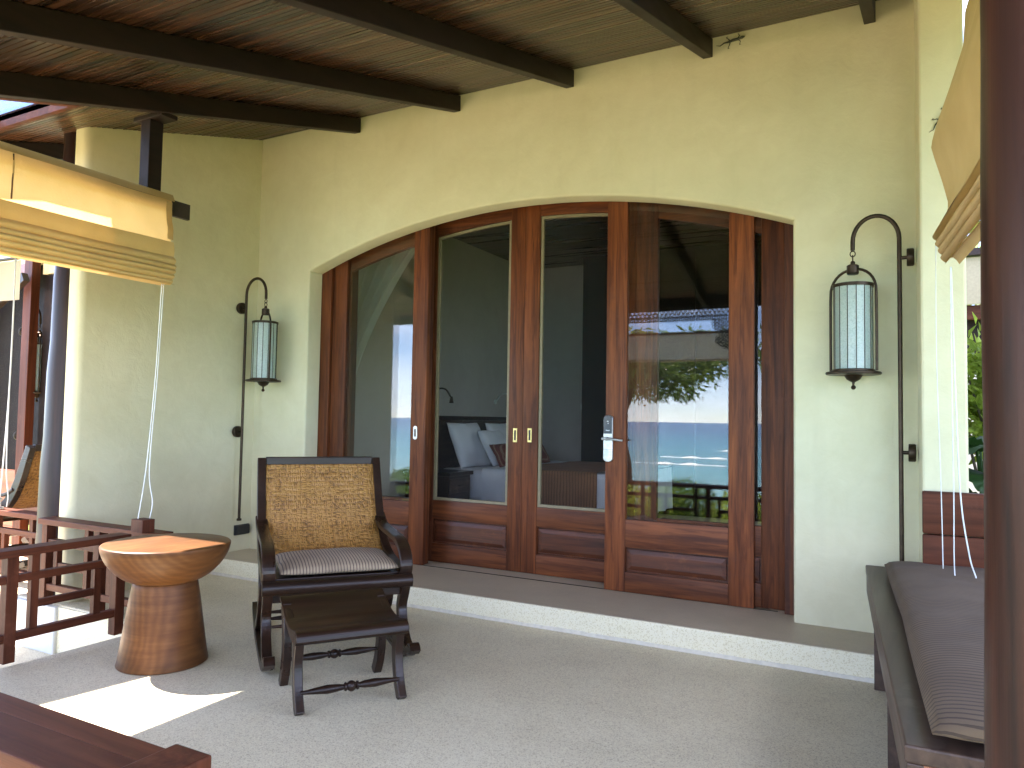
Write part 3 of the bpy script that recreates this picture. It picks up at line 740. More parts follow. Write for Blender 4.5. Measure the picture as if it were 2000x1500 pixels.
# ------------------------------------------------------------------ rails
def rail_y(x, ya, yb, label):
    root = empty('railing', (x, (ya+yb)/2, 0), 0, label, 'railing', 'low wooden railings round the veranda'); off = root.location
    MB().box(x-.115, x, ya, yb, .533, .570, .004).build('top_rail', M['rail_y'], root, off=off)
    MB().box(x-.075, x-.03, ya+.02, yb-.06, .398, .437, .003).build('middle_rail', M['rail_y'], root, off=off)
    MB().box(x-.075, x-.03, ya+.02, yb-.06, .105, .147, .003).build('bottom_rail', M['rail_y'], root, off=off)
    n = max(1, round((yb-ya)/.62)); st = (yb-ya-.08)/n
    for k in range(n+1):
        y = yb-.04-k*st
        MB().box(x-.082, x-.022, y-.028, y+.028, .002, .532, .003).build('post', M['rail_z'], root, off=off)
        if k < n:
            a = y-st*.22; b_ = y-st*.80
            MB().box(x-.070, x-.034, a-.02, a+.02, .1475, .3975, .002).build('baluster', M['rail_z'], root, off=off)
            MB().box(x-.070, x-.034, b_-.02, b_+.02, .1475, .5325, .002).build('baluster', M['rail_z'], root, off=off)
            MB().box(x-.066, x-.038, b_+.0205, a-.0205, .252, .290, .002).build('short_rail', M['rail_y'], root, off=off)
    return root
def rail_x(y, xa, xb, label, top=.57):
    root = empty('railing', ((xa+xb)/2, y, 0), 0, label, 'railing', 'low wooden railings round the veranda'); off = root.location
    MB().box(xa, xb, y, y+.115, top-.037, top, .004).build('top_rail', M['rail_x'], root, off=off)
    MB().box(xa+.02, xb-.02, y+.03, y+.075, top-.173, top-.133, .003).build('middle_rail', M['rail_x'], root, off=off)
    MB().box(xa+.02, xb-.02, y+.03, y+.075, top-.465, top-.423, .003).build('bottom_rail', M['rail_x'], root, off=off)
    n = max(1, round((xb-xa)/.62)); st = (xb-xa-.08)/n
    for k in range(n+1):
        x = xa+.04+k*st
        MB().box(x-.028, x+.028, y+.022, y+.082, .002, top-.038, .003).build('post', M['rail_z'], root, off=off)
        if k < n:
            a = x+st*.2; b_ = x+st*.78
            MB().box(a-.02, a+.02, y+.034, y+.070, top-.4225, top-.1735, .002).build('baluster', M['rail_z'], root, off=off)
            MB().box(b_-.02, b_+.02, y+.034, y+.070, top-.4225, top-.038, .002).build('baluster', M['rail_z'], root, off=off)
            MB().box(a+.0205, b_-.0205, y+.038, y+.066, top-.32, top-.28, .002).build('short_rail', M['rail_x'], root, off=off)
    return root
rail_y(-3.97, -3.62, -1.78, 'reddish railing running past the round table along the floor edge')
rail_x(-1.70, -5.05, -3.86, 'short reddish railing between the round table and the black log post')
rail_x(-1.50, -7.9, -5.37, 'reddish railing left of the black log post, under the small beige blind', .54)
fr_ = rail_x(-3.66, -3.95, -1.36, 'wide brown handrail with a square end post in the lower left foreground', .56)
off = fr_.location
MB().box(-1.375, -1.265, -3.60, -3.47, .002, .572, .005).build('end_post', M['rail_z'], fr_, off=off)
MB().box(-3.95, -1.378, -3.545, -3.475, .520, .5575, .004).build('top_rail', M['rail_x'], fr_, off=off)
# cleat block on the rail corner
cl = MB().box(-4.03, -3.925, -1.745, -1.665, .571, .648, .003).build('cleat_block', M['rail_z']); tag(cl, 'small square wooden block on the rail corner where the blind cord is tied', 'block')

# ------------------------------------------------------------------ blinds
def cloth_strip(name, mat, parent, P, nu, nv, thick=.0):
    mb = MB(); mb.grid(P, nu, nv); o = mb.build(name, mat, parent, smooth=180, recalc=False)
    return o
bl = empty('roman_blind', (-3.97, -2.5, 2.06), 0, 'ochre cloth blind half drawn up over the side railing, glowing in the sun', 'blind'); ox, oy, oz = bl.location
ya, yb = -3.60, -1.585
def sag(y, z): return .012*math.sin(y*3.1+z*4)+.006*mnoise.noise((y*3, z*5, 1))
def pt(x, y, z): return Vector((x-ox, y-oy, z-oz))
cloth_strip('blind_panel', M['blind'], bl, lambda u, v: pt(-3.985+sag(ya+(yb-ya)*u, v), ya+(yb-ya)*u, 2.10+v*(2.585-2.10)-.004*math.sin(u*9)), 60, 16)
cloth_strip('header_band', M['seam'], bl, lambda u, v: pt(-3.965-.02*v, ya+(yb-ya)*u, 2.572+v*.045), 40, 3)
cloth_strip('edge_hem', M['seam'], bl, lambda u, v: pt(-3.979+sag(yb-.04*(1-u), v), yb-.04*(1-u)+.001, 2.335+v*.235), 3, 10)
# folded lower layers, each hanging a little in front of the last
def fold(z0, z1, dx, k):
    def P(u, v):
        y = ya+(yb-.004*k-ya)*u; bul = math.sin(math.pi*v)
        return pt(-3.965+dx*.5+dx*bul+.006*mnoise.noise((y*4, z0*9, k)), y, z0+(z1-z0)*v+.006*mnoise.noise((y*2.2, k*3.1, 2)))
    return cloth_strip('fold', M['blind_fold'], bl, P, 50, 6)
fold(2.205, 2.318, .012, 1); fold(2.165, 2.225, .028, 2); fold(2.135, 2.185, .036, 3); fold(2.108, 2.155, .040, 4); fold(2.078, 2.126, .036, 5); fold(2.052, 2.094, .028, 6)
cloth_strip('fold', M['blind_fold'], bl, lambda u, v: pt(-4.03+.105*v, ya+(yb-.01-ya)*u, 2.054+.012*math.sin(math.pi*v)), 30, 4)
for yy in (-2.51, -3.1):
    mb = MB(); mb.tube([(-3.978-ox, yy-oy, z-oz) for z in (2.57, 2.45, 2.34)], .0045, 6); mb.build('cord', M['fold_line'], bl)
def cord(parent, pts, rad=.0035, mat='cord'):
    mb = MB(); mb.tube(catmull([Vector(p) for p in pts], 8), rad, 6); return mb.build('cord', M[mat], parent, smooth=180)
cord(bl, [(-3.975-ox, -1.645-oy, 2.06-oz), (-3.972-ox, -1.665-oy, 1.5-oz), (-3.975-ox, -1.70-oy, .95-oz), (-3.982-ox, -1.735-oy, .652-oz)])
cord(bl, [(-3.97-ox, -1.635-oy, 2.06-oz), (-3.968-ox, -1.655-oy, 1.5-oz), (-3.962-ox, -1.688-oy, .95-oz), (-3.945-ox, -1.672-oy, .75-oz), (-3.94-ox, -1.69-oy, .652-oz)])
# beam and hanger that carry it
hb = MB().box(-4.062, -4.034, -3.62, -1.42, 2.505, 2.605, .003).build('blind_beam', M['beam_x']); tag(hb, 'thin dark beam behind the ochre blind, its end sticking out past the cloth', 'beam')
hg = empty('beam_hanger', (-4.005, -1.71, 2.6), 0, 'dark upright hanger with a T-shaped top between rafter and ochre blind', 'hanger'); off = hg.location
MB().box(-4.075, -3.99, -1.755, -1.665, 2.606, cz(-1.71)-.146, .004).build('upright', M['rafter'], hg, off=off)
MB().box(-4.135, -3.875, -1.765, -1.655, cz(-1.71)-.1455, cz(-1.71)-.119, .003).build('top_plate', M['rafter'], hg, off=off)

# blind in the opening behind the bench
br = empty('roman_blind', (.2, -.75, 2.0), 0, 'tan cloth blind bulging in the wind above the bench', 'blind'); ox, oy, oz = br.location
prof = [(3.16, .245), (3.0, .236), (2.8, .175), (2.66, .128), (2.56, .104), (2.50, .118), (2.38, .150), (2.28, .172), (2.2, .155), (2.12, .134)]
def prof_x(z):
    for (z1, x1), (z0, x0) in zip(prof, prof[1:]):
        if z0 <= z <= z1:
            t = (z-z0)/(z1-z0); return x0+(x1-x0)*t
    return prof[-1][1]
def PR(u, v):
    z = 2.12+v*(3.16-2.12); y = -.70-u*2.1
    k = max(0, 1-u*1.1)
    x = .175+.10*u*2.1+(prof_x(z)-.175)*k-.02*math.sin(u*5)*(1-v)
    return Vector((x-ox, y-oy, z-oz))
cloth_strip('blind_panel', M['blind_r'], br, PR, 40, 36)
for k in range(4):
    zt = 2.16-k*.034; 
    def PF(u, v, zt=zt, k=k):
        y = -.70-.008*k-u*2.1; x = .128+.014*k+.10*u*2.1-.022*math.sin(math.pi*v)-.004*k
        return Vector((x-ox, y-oy, zt-.035*1.4+v*.05-oz+.008*mnoise.noise((y*3, k, 4))))
    cloth_strip('fold', M['blind_r'], br, PF, 30, 6)
    cord(br, [(.118+.014*k-ox+.10*t, -.70-.008*k-t-oy, zt-.006-oz+.006*math.sin(t*4+k)) for t in (0, .2, .5, 1.0, 2.0)], .0028, 'fold_line')
cloth_strip('fold', M['blind_r'], br, lambda u, v: Vector((.15+.06*v+.10*u*2.1-ox, -.73-u*2.0-oy, 1.995+.035*math.sin(v*3.1)-oz)), 20, 5)
cord(br, [(.12-ox, -.70-oy, 2.10-oz), (.118-ox, -.70-oy, 1.6-oz), (.13-ox, -.70-oy, 1.0-oz), (.134-ox, -.72-oy, .64-oz)], .0022)
cord(br, [(.175-ox, -.72-oy, 1.99-oz), (.176-ox, -.72-oy, 1.4-oz), (.178-ox, -.72-oy, 1.0-oz), (.178-ox, -.72-oy, .625-oz), (.20-ox, -.74-oy, .60-oz)], .0026)
cord(br, [(.178-ox, -.715-oy, 1.99-oz), (.19-ox, -.715-oy, 1.4-oz), (.205-ox, -.715-oy, .95-oz), (.235-ox, -.73-oy, .70-oz), (.256-ox, -.74-oy, .605-oz), (.20-ox, -.742-oy, .602-oz)], .0034)
# small beige blind of the neighbouring bay
bf = empty('roman_blind', (-6.4, -1.46, 2.1), 0, 'small beige blind left of the black log post', 'blind'); ox, oy, oz = bf.location
cloth_strip('blind_panel', M['blind_far'], bf, lambda u, v: Vector((-7.6+u*1.73-ox, -1.46+.012*math.sin(u*8)-oy, 2.135+v*.30-.03*u-oz)), 20, 6)
mb = MB(); mb.tube([(-7.6-ox, 0, 2.45-oz), (-5.87-ox, 0, 2.42-oz)], .012, 8); mb.build('blind_rod', M['bronze'], bf, smooth=60)
cord(bf, [(-5.90-ox, -.01, 2.42-oz), (-5.90-ox, -.01, 1.5-oz), (-5.93-ox, -.012, .9-oz), (-5.965-ox, -.01, .56-oz)], .006)
cord(bf, [(-5.895-ox, -.01, 2.1-oz), (-5.90-ox, -.01, 1.3-oz), (-5.885-ox, -.012, .85-oz), (-5.85-ox, -.01, .65-oz), (-5.86-ox, -.01, .565-oz)], .005)
mb = MB(); mb.lathe([(.035, .543-oz), (.034, .555-oz), (.015, .56-oz), (.012, .60-oz), (.02, .605-oz), (.02, .625-oz), (.01, .63-oz)], 14, Matrix.Translation((-5.965-ox, -.01, 0))); mb.build('cleat', M['steel'], bf, smooth=40)
# blind rolled at the veranda front, visible in the glass
ff = empty('roman_blind', (-2.8, -4.06, 2.02), 0, 'pale blind hanging at the veranda front, mirrored in the door glass', 'blind'); ox, oy, oz = ff.location
cloth_strip('blind_panel', M['blind_far'], ff, lambda u, v: Vector((-3.9+u*2.12-ox, .012*math.sin(u*9+v*3), 2.02+v*.335-oz)), 30, 8)
cloth_strip('hem', M['blind_far'], ff, lambda u, v: Vector((-3.9+u*2.12-ox, .018+.01*math.sin(v*3.1), 2.018+v*.03-oz)), 20, 3)
MB().box(-3.95-ox, -1.70-ox, -.02, .02, 2.358-oz, 2.385-oz).build('head_rail', M['orange_wood'], ff)

# ------------------------------------------------------------------ bench
bn = empty('bench', (.1, -1.2, 0), 0, 'dark brown wooden bench along the right side, carrying the striped cushion', 'bench'); off = Vector(bn.location)
FL, FN = (-.187, -.305), (-.013, -2.50)
def bx(y): return FL[0]+(FN[0]-FL[0])*(y-FL[1])/(FN[1]-FL[1])
yF, yN = -.01, -2.50
mb = MB(); mb.prism([(bx(yF), yF), (.05, yF), (.045, -.31), (.62, -.31), (.62, yN), (bx(yN), yN)], .462, .505, 'xy'); mb.build('seat', M['bench_wood'], bn, off=off, bevel=.006)
mb = MB(); mb.prism([(bx(yF)+.004, yF-.002), (bx(yF)+.042, yF-.002), (bx(yN)+.042, yN+.004), (bx(yN)+.004, yN+.004)], .36, .461, 'xy'); mb.build('apron', M['bench_wood'], bn, off=off, bevel=.004)
mb = MB(); mb.prism([(bx(yN)+.010, yN+.006), (.60, yN+.006), (.60, yN+.05), (bx(yN)+.046, yN+.05)], .02, .461, 'xy'); ep = mb.build('end_panel', M['orange_wood'], bn, off=off, bevel=.004)
for (x, z) in ((.075, .432), (.045, .40), (.10, .36)):
    mb = MB(); mb.tube([(x, yN+.0065, z), (x, yN+.003, z)], .010, 12); mb.build('wood_plug', M['beige'], ep, off=off)
for y in (-.5, -1.5, -2.40):
    MB().box(bx(y)+.02, bx(y)+.085, y-.035, y+.035, .001, .3595, .003).build('leg', M['bench_wood'], bn, off=off)
MB().box(.52, .58, -2.4, -.4, .001, .461).build('leg', M['bench_wood'], bn, off=off)
bb = empty('plank_panel', (.4, -.33, .5), 0, 'two reddish planks standing against the pier at the far end of the bench', 'plank panel'); off = Vector(bb.location)
for za, zb_ in ((.7415, .950), (.506, .738)):
    MB().box(.060, 1.2, -.345, -.303, za, zb_, .010).build('plank', M['rail_x'], bb, off=off, smooth=40)
# cushion
def pillow(name, mat, parent, w_, d_, h_, nu=40, nv=40, p=2.6, wr=.004, seed=0, off=(0, 0, 0), mod=None):
    mb = MB(); top = {}; bm = mb.bm
    def hh(u, v):
        e = max(0, (1-abs(u)**p))*max(0, (1-abs(v)**p)); return h_*.5*e**.42
    T, B = [], []
    for i in range(nu+1):
        tr, br_ = [], []
        for j in range(nv+1):
            u = -1+2*i/nu; v = -1+2*j/nv; k = 1-.035*(1-(abs(u)*abs(v)))**2
            x, y = u*w_/2*(1-.05*(1-u*u)*0-.04*(abs(v)**4)*0)*k, v*d_/2*k
            z = hh(u, v); wn_ = wr*mnoise.noise((x*7+seed, y*7, seed*3.3))*(1 if z > .002 else 0)
            pt_ = Vector((x, y, z+wn_)); pb = Vector((x, y, -z*.55))
            if mod: pt_, pb = mod(pt_), mod(pb)
            vt = bm.verts.new(pt_+Vector(off)); edge = i in (0, nu) or j in (0, nv)
            tr.append(vt); br_.append(vt if edge else bm.verts.new(pb+Vector(off)))
        T.append(tr); B.append(br_)
    for i in range(nu):
        for j in range(nv):
            bm.faces.new((T[i][j], T[i+1][j], T[i+1][j+1], T[i][j+1]))
            try: bm.faces.new((B[i][j+1], B[i+1][j+1], B[i+1][j], B[i][j]))
            except ValueError: pass
    return mb.build(name, mat, parent, smooth=180)
bc = pillow('cushion', M['bench_cloth'], None, .56, 2.34, .135, 30, 90, 4.5, .006, 3, (0, 0, 0))
bc.location = (.245, -1.335, .548); bc.rotation_euler = (0, 0, R(3.9))
tag(bc, 'long dark grey striped cushion lying on the bench', 'cushion')

# ------------------------------------------------------------------ round table
tb = empty('round_table', (-3.38, -1.99, 0), 0, 'round carved wooden side table with a bowl-shaped top on a flared foot', 'table')
mb = MB(); mb.lathe([(.03, .608), (.296, .608), (.303, .6065), (.3085, .602), (.3095, .595), (.306, .575), (.297, .548), (.282, .52), (.262, .492), (.238, .466), (.212, .444), (.186, .428), (.166, .419), (.150, .4165), (.03, .416)], 72); mb.build('table_top', M['table'], tb, smooth=35)
mb = MB(); mb.lathe([(.10, .4155), (.150, .4155), (.154, .41), (.158, .39), (.170, .32), (.184, .22), (.198, .12), (.210, .04), (.216, .012), (.216, .004), (.212, .001), (.05, .001)], 72); mb.build('base', M['table'], tb, smooth=35)

# ------------------------------------------------------------------ rocking chair
th = R(50); OC = Vector((-2.559, -1.589, 0))
def make_chair(name, label, loc, rz):
    ch = empty(name, loc, rz, label, 'chair')
    hw = .352
    for s in (-1, 1):
        x0, x1 = (s*hw-.024, s*hw+.024)
        # back stile flowing into the seat side
        pth = catmull([(.955, 1.0), (.905, .88), (.845, .74), (.76, .60), (.64, .50), (.48, .445), (.28, .425), (.08, .41)], 5)
        MB().ribbon(pth, [.058+.02*math.sin(math.pi*i/len(pth)) for i in range(len(pth))], x0, x1).build('side_frame', M['ebony'], ch, bevel=.004)
        pa = catmull([(.80, .665), (.70, .618), (.55, .602), (.38, .598), (.22, .588), (.11, .550), (.062, .490), (.075, .435)], 5)
        wds = [.05-.004*abs(i-18)/18 for i in range(len(pa))]
        xa0, xa1 = (s*hw-.034, s*hw+.034)
        MB().ribbon(pa, .026, xa0, xa1).build('armrest', M['ebony'], ch, bevel=.006)
        pl = catmull([(.06, .40), (.10, .335), (.145, .25), (.115, .16), (.045, .09), (-.035, .055)], 5)
        MB().ribbon(pl, .055, x0, x1).build('leg', M['ebony'], ch, bevel=.004)
        pl = catmull([(.50, .43), (.46, .33), (.48, .22), (.56, .13), (.68, .06)], 5)
        MB().ribbon(pl, .055, x0, x1).build('leg', M['ebony'], ch, bevel=.004)
        pr = catmull([(-.16, .082), (-.135, .104), (-.09, .082), (-.02, .044), (.15, .022), (.40, .021), (.65, .030), (.88, .075), (.98, .11)], 5)
        MB().ribbon(pr, .040, x0-.002, x1+.002).build('rocker', M['ebony'], ch, bevel=.004)
    MB().obox((-hw+.024, .953, .988), (hw-.024, .953, .988), .035, .052, .006).build('top_rail', M['ebony_x'], ch)
    mb = MB(); mb.tube([(-hw-.03, .055, .402), (hw+.03, .055, .402)], .036, 20); mb.build('seat_rail', M['ebony_x'], ch, smooth=40)
    MB().obox((-hw+.024, .34, .425), (hw-.024, .34, .425), .46, .022, .004).build('seat', M['ebony_x'], ch)
    MB().obox((-hw+.024, .10, .345), (hw-.024, .10, .345), .026, .05, .004).build('apron', M['ebony_x'], ch)
    for (y, z) in ((.10, .20), (.52, .17), (.75, .075)):
        turned(ch, -hw+.024, hw-.024, y, z, .017)
    # cane
    cb = catmull([(.935, .965), (.895, .88), (.832, .742), (.75, .615), (.655, .53), (.56, .475)], 6)
    W2 = hw-.022
    mb = MB(); mb.grid(lambda u, v: Vector((-W2+2*W2*u, cb[min(int(v*(len(cb)-1)+.5), len(cb)-1)].x-.012, cb[min(int(v*(len(cb)-1)+.5), len(cb)-1)].y)), 10, len(cb)-1)
    c = mb.build('cane_back', M['cane'], ch, smooth=180)
    uvl = c.data.uv_layers.new(name='UVMap'); zl = {}
    acc_ = [0]
    for a, b_ in zip(cb, cb[1:]): acc_.append(acc_[-1]+(b_-a).length)
    for lp in c.data.loops:
        co = c.data.vertices[lp.vertex_index].co
        k = min(range(len(cb)), key=lambda q: abs(cb[q].y-co.z)); uvl.data[lp.index].uv = (co.x, acc_[k])
    sm = c.modifiers.new('thickness', 'SOLIDIFY'); sm.thickness = .008
    # petal strands laid in flowers over the backing
    mb = MB(); rg = random.Random(3); tot = acc_[-1]; T = .165; st = .0125
    ny = int((tot-.012)/st); nx = int((2*W2-.06)/st)
    for j in range(ny):
        for i in range(nx):
            px_ = -W2+.03+(i+.5+.5*(j % 2))*st+rg.uniform(-.001, .001); d_ = .006+(j+.5)*st+rg.uniform(-.001, .001)
            if px_ > W2-.03: continue
            cu_, cv_ = (px_/T) % 1-.5, (d_/T+.5*math.floor(px_/T)) % 1-.5; rr_ = math.hypot(cu_, cv_); an = math.atan2(cv_, cu_)
            an = an if rr_ < .30 else an+R(58) if rr_ < .5 else R(45)*math.copysign(1, cu_*cv_)
            an += rg.uniform(-.25, .25)
            q = max(k for k in range(len(acc_)) if acc_[k] <= d_); q = min(q, len(cb)-2)
            t = (d_-acc_[q])/(acc_[q+1]-acc_[q]); p_ = cb[q].lerp(cb[q+1], t); dn = (cb[q+1]-cb[q]).normalized()
            O_ = Vector((px_, p_.x-.0125, p_.y)); ex = Vector((1, 0, 0)); ey = Vector((0, dn.x, dn.y)); en = Vector((0, dn.y, -dn.x))
            if en.y > 0: en = -en
            a_ = ex*math.cos(an)+ey*math.sin(an); b_ = ey*math.cos(an)-ex*math.sin(an); l_ = .0135*rg.uniform(.8, 1.15); w_ = .0043; h_ = .0040*rg.uniform(.6, 1.2)
            v_ = [mb.bm.verts.new(O_+x) for x in (-a_*l_, b_*w_, a_*l_, -b_*w_, en*h_+a_*l_*.2)]
            for f3 in ((0, 1, 4), (1, 2, 4), (2, 3, 4), (3, 0, 4)): mb.bm.faces.new([v_[k] for k in f3])
    pw = mb.build('woven_strands', M['strand'], ch); pw['kind'] = 'stuff'
    # beaded woven border down both edges
    for s in (-1, 1):
        mb = MB()
        for row_ in range(2):
            xx = s*(W2-.010-row_*.012); tot = acc_[-1]; n_ = 70
            for k in range(n_):
                d_ = tot*(k+.5)/n_; q = max(i for i in range(len(acc_)) if acc_[i] <= d_); q = min(q, len(cb)-2)
                t = (d_-acc_[q])/(acc_[q+1]-acc_[q]); p_ = cb[q].lerp(cb[q+1], t)
                mb.box(xx-.0045, xx+.0045, p_.x-.019, p_.x-.011, p_.y-.0032, p_.y+.0032)
        mb.build('woven_border', M['cane_edge'], ch)
    return ch
w = NM('cane_strand'); ge = w.n('ShaderNodeNewGeometry')
M['strand'] = w.done(w.bsdf(w.ramp(w.math('ADD', w.math('MULTIPLY', ge.outputs['Random Per Island'], .6), w.math('MULTIPLY', w.noise(w.coords(), 9, 4), .4)), [(.15, (.46, .180, .026)), (.5, (.70, .330, .055)), (.85, (.88, .50, .115))]), .36, spec=.5))
M['cane_edge'] = plain('cane_border_strand', (.50, .30, .10), .45)
def turned(parent, x0, x1, y, z, r_, sub=None):
    l = x1-x0; pf = []
    shape = [(0, .45), (.06, .5), (.16, .78), (.26, 1.0), (.36, .85), (.425, .58), (.43, .95), (.445, 1.02), (.455, .75), (.47, 1.0), (.485, 1.2), (.5, 1.25)]
    shape = shape+[(1-a, b_) for a, b_ in reversed(shape[:-1])]
    mb = MB(); mb.lathe([(r_*b_, a*l) for a, b_ in shape], 14, Matrix.Translation((x0, y, z)) @ Matrix.Rotation(R(90), 4, 'Y'))
    return mb.build('stretcher', M['ebony_x'], parent, smooth=50)
chair = make_chair('rocking_chair', 'dark wooden rocking chair with a patterned woven cane back', OC, th)
far_chair = copy_tree(chair); far_chair.location = (-6.95, -.97, 0); far_chair.rotation_euler = (0, 0, R(-86))
far_chair['label'] = 'cane lounge chair behind the railing left of the black log post'
sc = pillow('seat_cushion', M['seat_cloth'], None, .62, .50, .095, 40, 34, 3.2, .004, 9)
sc.location = OC+Vector((-math.sin(th)*.335+math.cos(th)*.015, math.cos(th)*.335+math.sin(th)*.015, .468)); sc.rotation_euler = (R(1), 0, th)
tag(sc, 'thin grey brown striped cushion lying on the rocking chair seat', 'cushion')
mb = MB(); pp = []
for k in range(80):
    a = 2*math.pi*k/80; cxx, syy = math.cos(a), math.sin(a)
    ex = .5; pp.append((.302*math.copysign(abs(cxx)**ex, cxx), .243*math.copysign(abs(syy)**ex, syy), .002))
mb.tube(pp, .0035, 6, closed=True); mb.build('piping', M['seat_cloth'], sc, smooth=180)

# ------------------------------------------------------------------ footstool
ts = R(54.6); fs = empty('footstool', (-2.323, -1.8455, 0), ts, 'dark wooden footstool with a dished top and turned stretchers in front of the rocking chair', 'stool')
W2 = .238; x0_, x1_ = -W2, W2
top_p = catmull([(.225, .400), (.195, .392), (.12, .358), (.03, .330), (-.06, .322), (-.13, .330), (-.175, .338), (-.205, .330), (-.213, .305)], 5)
MB().ribbon(top_p, .018, -W2-.012, W2+.012).build('seat', M['ebony_x'], fs, bevel=.002)
mb = MB(); mb.tube([(-W2-.014, -.188, .313), (W2+.014, -.188, .313)], .026, 18); mb.build('seat_roll', M['ebony_x'], fs, smooth=40)
for s in (-1, 1):
    xa, xb = s*W2-.019, s*W2+.019
    if s > 0: xa, xb = xa-.012, xb-.012
    else: xa, xb = xa+.012, xb+.012
    pl = catmull([(-.155, .315), (-.135, .25), (-.128, .18), (-.155, .08), (-.207, .001)], 5)
    MB().ribbon(pl, [.062-.012*i/len(pl) for i in range(len(pl))], xa, xb).build('leg', M['ebony'], fs, bevel=.004)
    pl = catmull([(.185, .375), (.150, .29), (.135, .20), (.155, .09), (.207, .001)], 5)
    MB().ribbon(pl, [.066-.014*i/len(pl) for i in range(len(pl))], xa, xb).build('leg', M['ebony'], fs, bevel=.004)
    side = catmull([(.20, .372), (.10, .338), (.0, .305), (-.09, .295), (-.165, .305)], 4)
    MB().ribbon(side, [.045]*len(side), xa+.003, xb-.003).build('side_rail', M['ebony'], fs, bevel=.003)
turned(fs, -W2+.02, W2-.02, -.185, .085, .019); turned(fs, -W2+.02, W2-.02, -.05, .175, .018) if False else None
turned(fs, -W2+.02, W2-.02, .145, .13, .018)
turned(fs, -W2+.02, W2-.02, .05, .255, .014)

# ------------------------------------------------------------------ lanterns
def make_lantern():
    ln = empty('wall_lantern', (0, 0, 0), 0, '', 'lantern', 'tall bronze wall lanterns with a hooked pole')
    # local frame: pole on the z axis, hook reaches to -x, wall plates on +x
    pts = [(0, 0, .41), (0, 0, 1.0), (0, 0, 1.7), (0, 0, 2.27)]
    Rr = .113
    for k in range(1, 17):
        a = math.pi*k/16; pts.append((-Rr+Rr*math.cos(a), 0, 2.27+Rr*1.18*math.sin(a)))
    pts.append((-2*Rr, 0, 2.225))
    mb = MB(); mb.tube(pts, .0115, 12); mb.build('pole', M['bronze'], ln, smooth=60)
    mb = MB(); mb.lathe([(.014, .398), (.020, .40), (.020, .415), (.012, .42)], 14); mb.build('pole_end', M['bronze'], ln, smooth=40)
    for z in (2.163, 1.13):
        mb = MB(); mb.tube([(.008, 0, z), (.045, 0, z)], .010, 12); st = mb.build('standoff', M['bronze'], ln, smooth=40)
        mb = MB(); mb.lathe([(.043, 0), (.047, .004), (.047, .030), (.043, .036)], 24, Matrix.Translation((.034, 0, z)) @ Matrix.Rotation(R(90), 4, 'Y')); mb.build('wall_plate', M['bronze'], st, smooth=40)
    cx = -2*Rr
    mb = MB()
    mb.tube([(cx+.013*math.cos(2*math.pi*k/12), 0, 2.205+.016*math.sin(2*math.pi*k/12)) for k in range(12)], .0032, 6, closed=True)
    mb.tube([(cx, .013*math.cos(2*math.pi*k/12), 2.180+.017*math.sin(2*math.pi*k/12)) for k in range(12)], .0032, 6, closed=True)
    mb.build('chain_link', M['bronze'], ln, smooth=60)
    mb = MB(); mb.lathe([(.009, 2.165), (.012, 2.158), (.012, 2.148), (.022, 2.146), (.031, 2.140), (.031, 2.098), (.026, 2.092), (.005, 2.092)], 24, Matrix.Translation((cx, 0, 0))); mb.build('hub', M['bronze'], ln, smooth=35)
    # yoke turned a little about the vertical
    ang = R(-24); dx, dy = math.cos(ang), math.sin(ang); pts = []
    ry = .128
    prof_ = [(-ry, 1.562), (-ry, 1.75), (-ry, 1.96)]+[(-ry*math.cos(R(90*k/8))**.9 if k < 8 else -.03, 1.99+.130*math.sin(R(90*k/8))) for k in range(1, 8)]+[(-.028, 2.122)]
    for sgn in (1, -1):
        mb = MB(); mb.tube([(cx+sgn*q*dx, sgn*q*dy, z) for q, z in prof_], .0075, 10); mb.build('yoke', M['bronze'], ln, smooth=60)
    mb = MB(); mb.lathe([(.098, 2.020), (.104, 2.018), (.104, 2.036), (.098, 2.038), (.094, 2.036), (.094, 2.020)], 48, Matrix.Translation((cx, 0, 0)), cap=False); mb.build('top_ring', M['bronze'], ln, smooth=35)
    mb = MB(); mb.lathe([(.01, 1.572), (.104, 1.572), (.108, 1.568), (.108, 1.560), (.136, 1.5575), (.140, 1.553), (.140, 1.547), (.136, 1.543), (.05, 1.541), (.045, 1.535), (.035, 1.518), (.018, 1.507), (.007, 1.502), (.006, 1.486), (.010, 1.482), (.013, 1.474), (.010, 1.466), (.004, 1.462)], 48, Matrix.Translation((cx, 0, 0))); mb.build('base_plate', M['bronze'], ln, smooth=35)
    n = 14; rg = .0965
    for k in range(n):
        a0, a1 = 2*math.pi*k/n, 2*math.pi*(k+1)/n
        q = [(cx+r_*math.cos(a), r_*math.sin(a)) for r_, a in ((rg, a0), (rg, a1), (rg-.004, a1), (rg-.004, a0))]
        mb = MB(); mb.prism(q, 1.5725, 2.030, 'xy'); mb.build('glass_pane', M['lantern_glass'], ln)
    mb = MB()
    for k in range(n):
        a0 = 2*math.pi*k/n; mb.tube([(cx+(rg+.001)*math.cos(a0), (rg+.001)*math.sin(a0), 1.573), (cx+(rg+.001)*math.cos(a0), (rg+.001)*math.sin(a0), 2.022)], .0024, 6)
    mb.build('glazing_bar', M['bronze'], ln, smooth=60)
    mb = MB(); mb.lathe([(.018, 1.573), (.018, 1.66), (.012, 1.67), (.028, 1.70), (.03, 1.74), (.016, 1.80), (.004, 1.81)], 16, Matrix.Translation((cx, 0, 0))); mb.build('bulb', M['white_paint'], ln, smooth=50)
    return ln
l1 = make_lantern(); l1.location = (-.032, -.15, 0); l1['label'] = 'larger looking bronze glass lantern right of the doors, hanging over the bench'
l2 = copy_tree(l1); l2.location = (-4.868, -.195, 0); l2.rotation_euler = (0, 0, R(180)); l2['label'] = 'bronze glass lantern in the corner above the black wall socket'
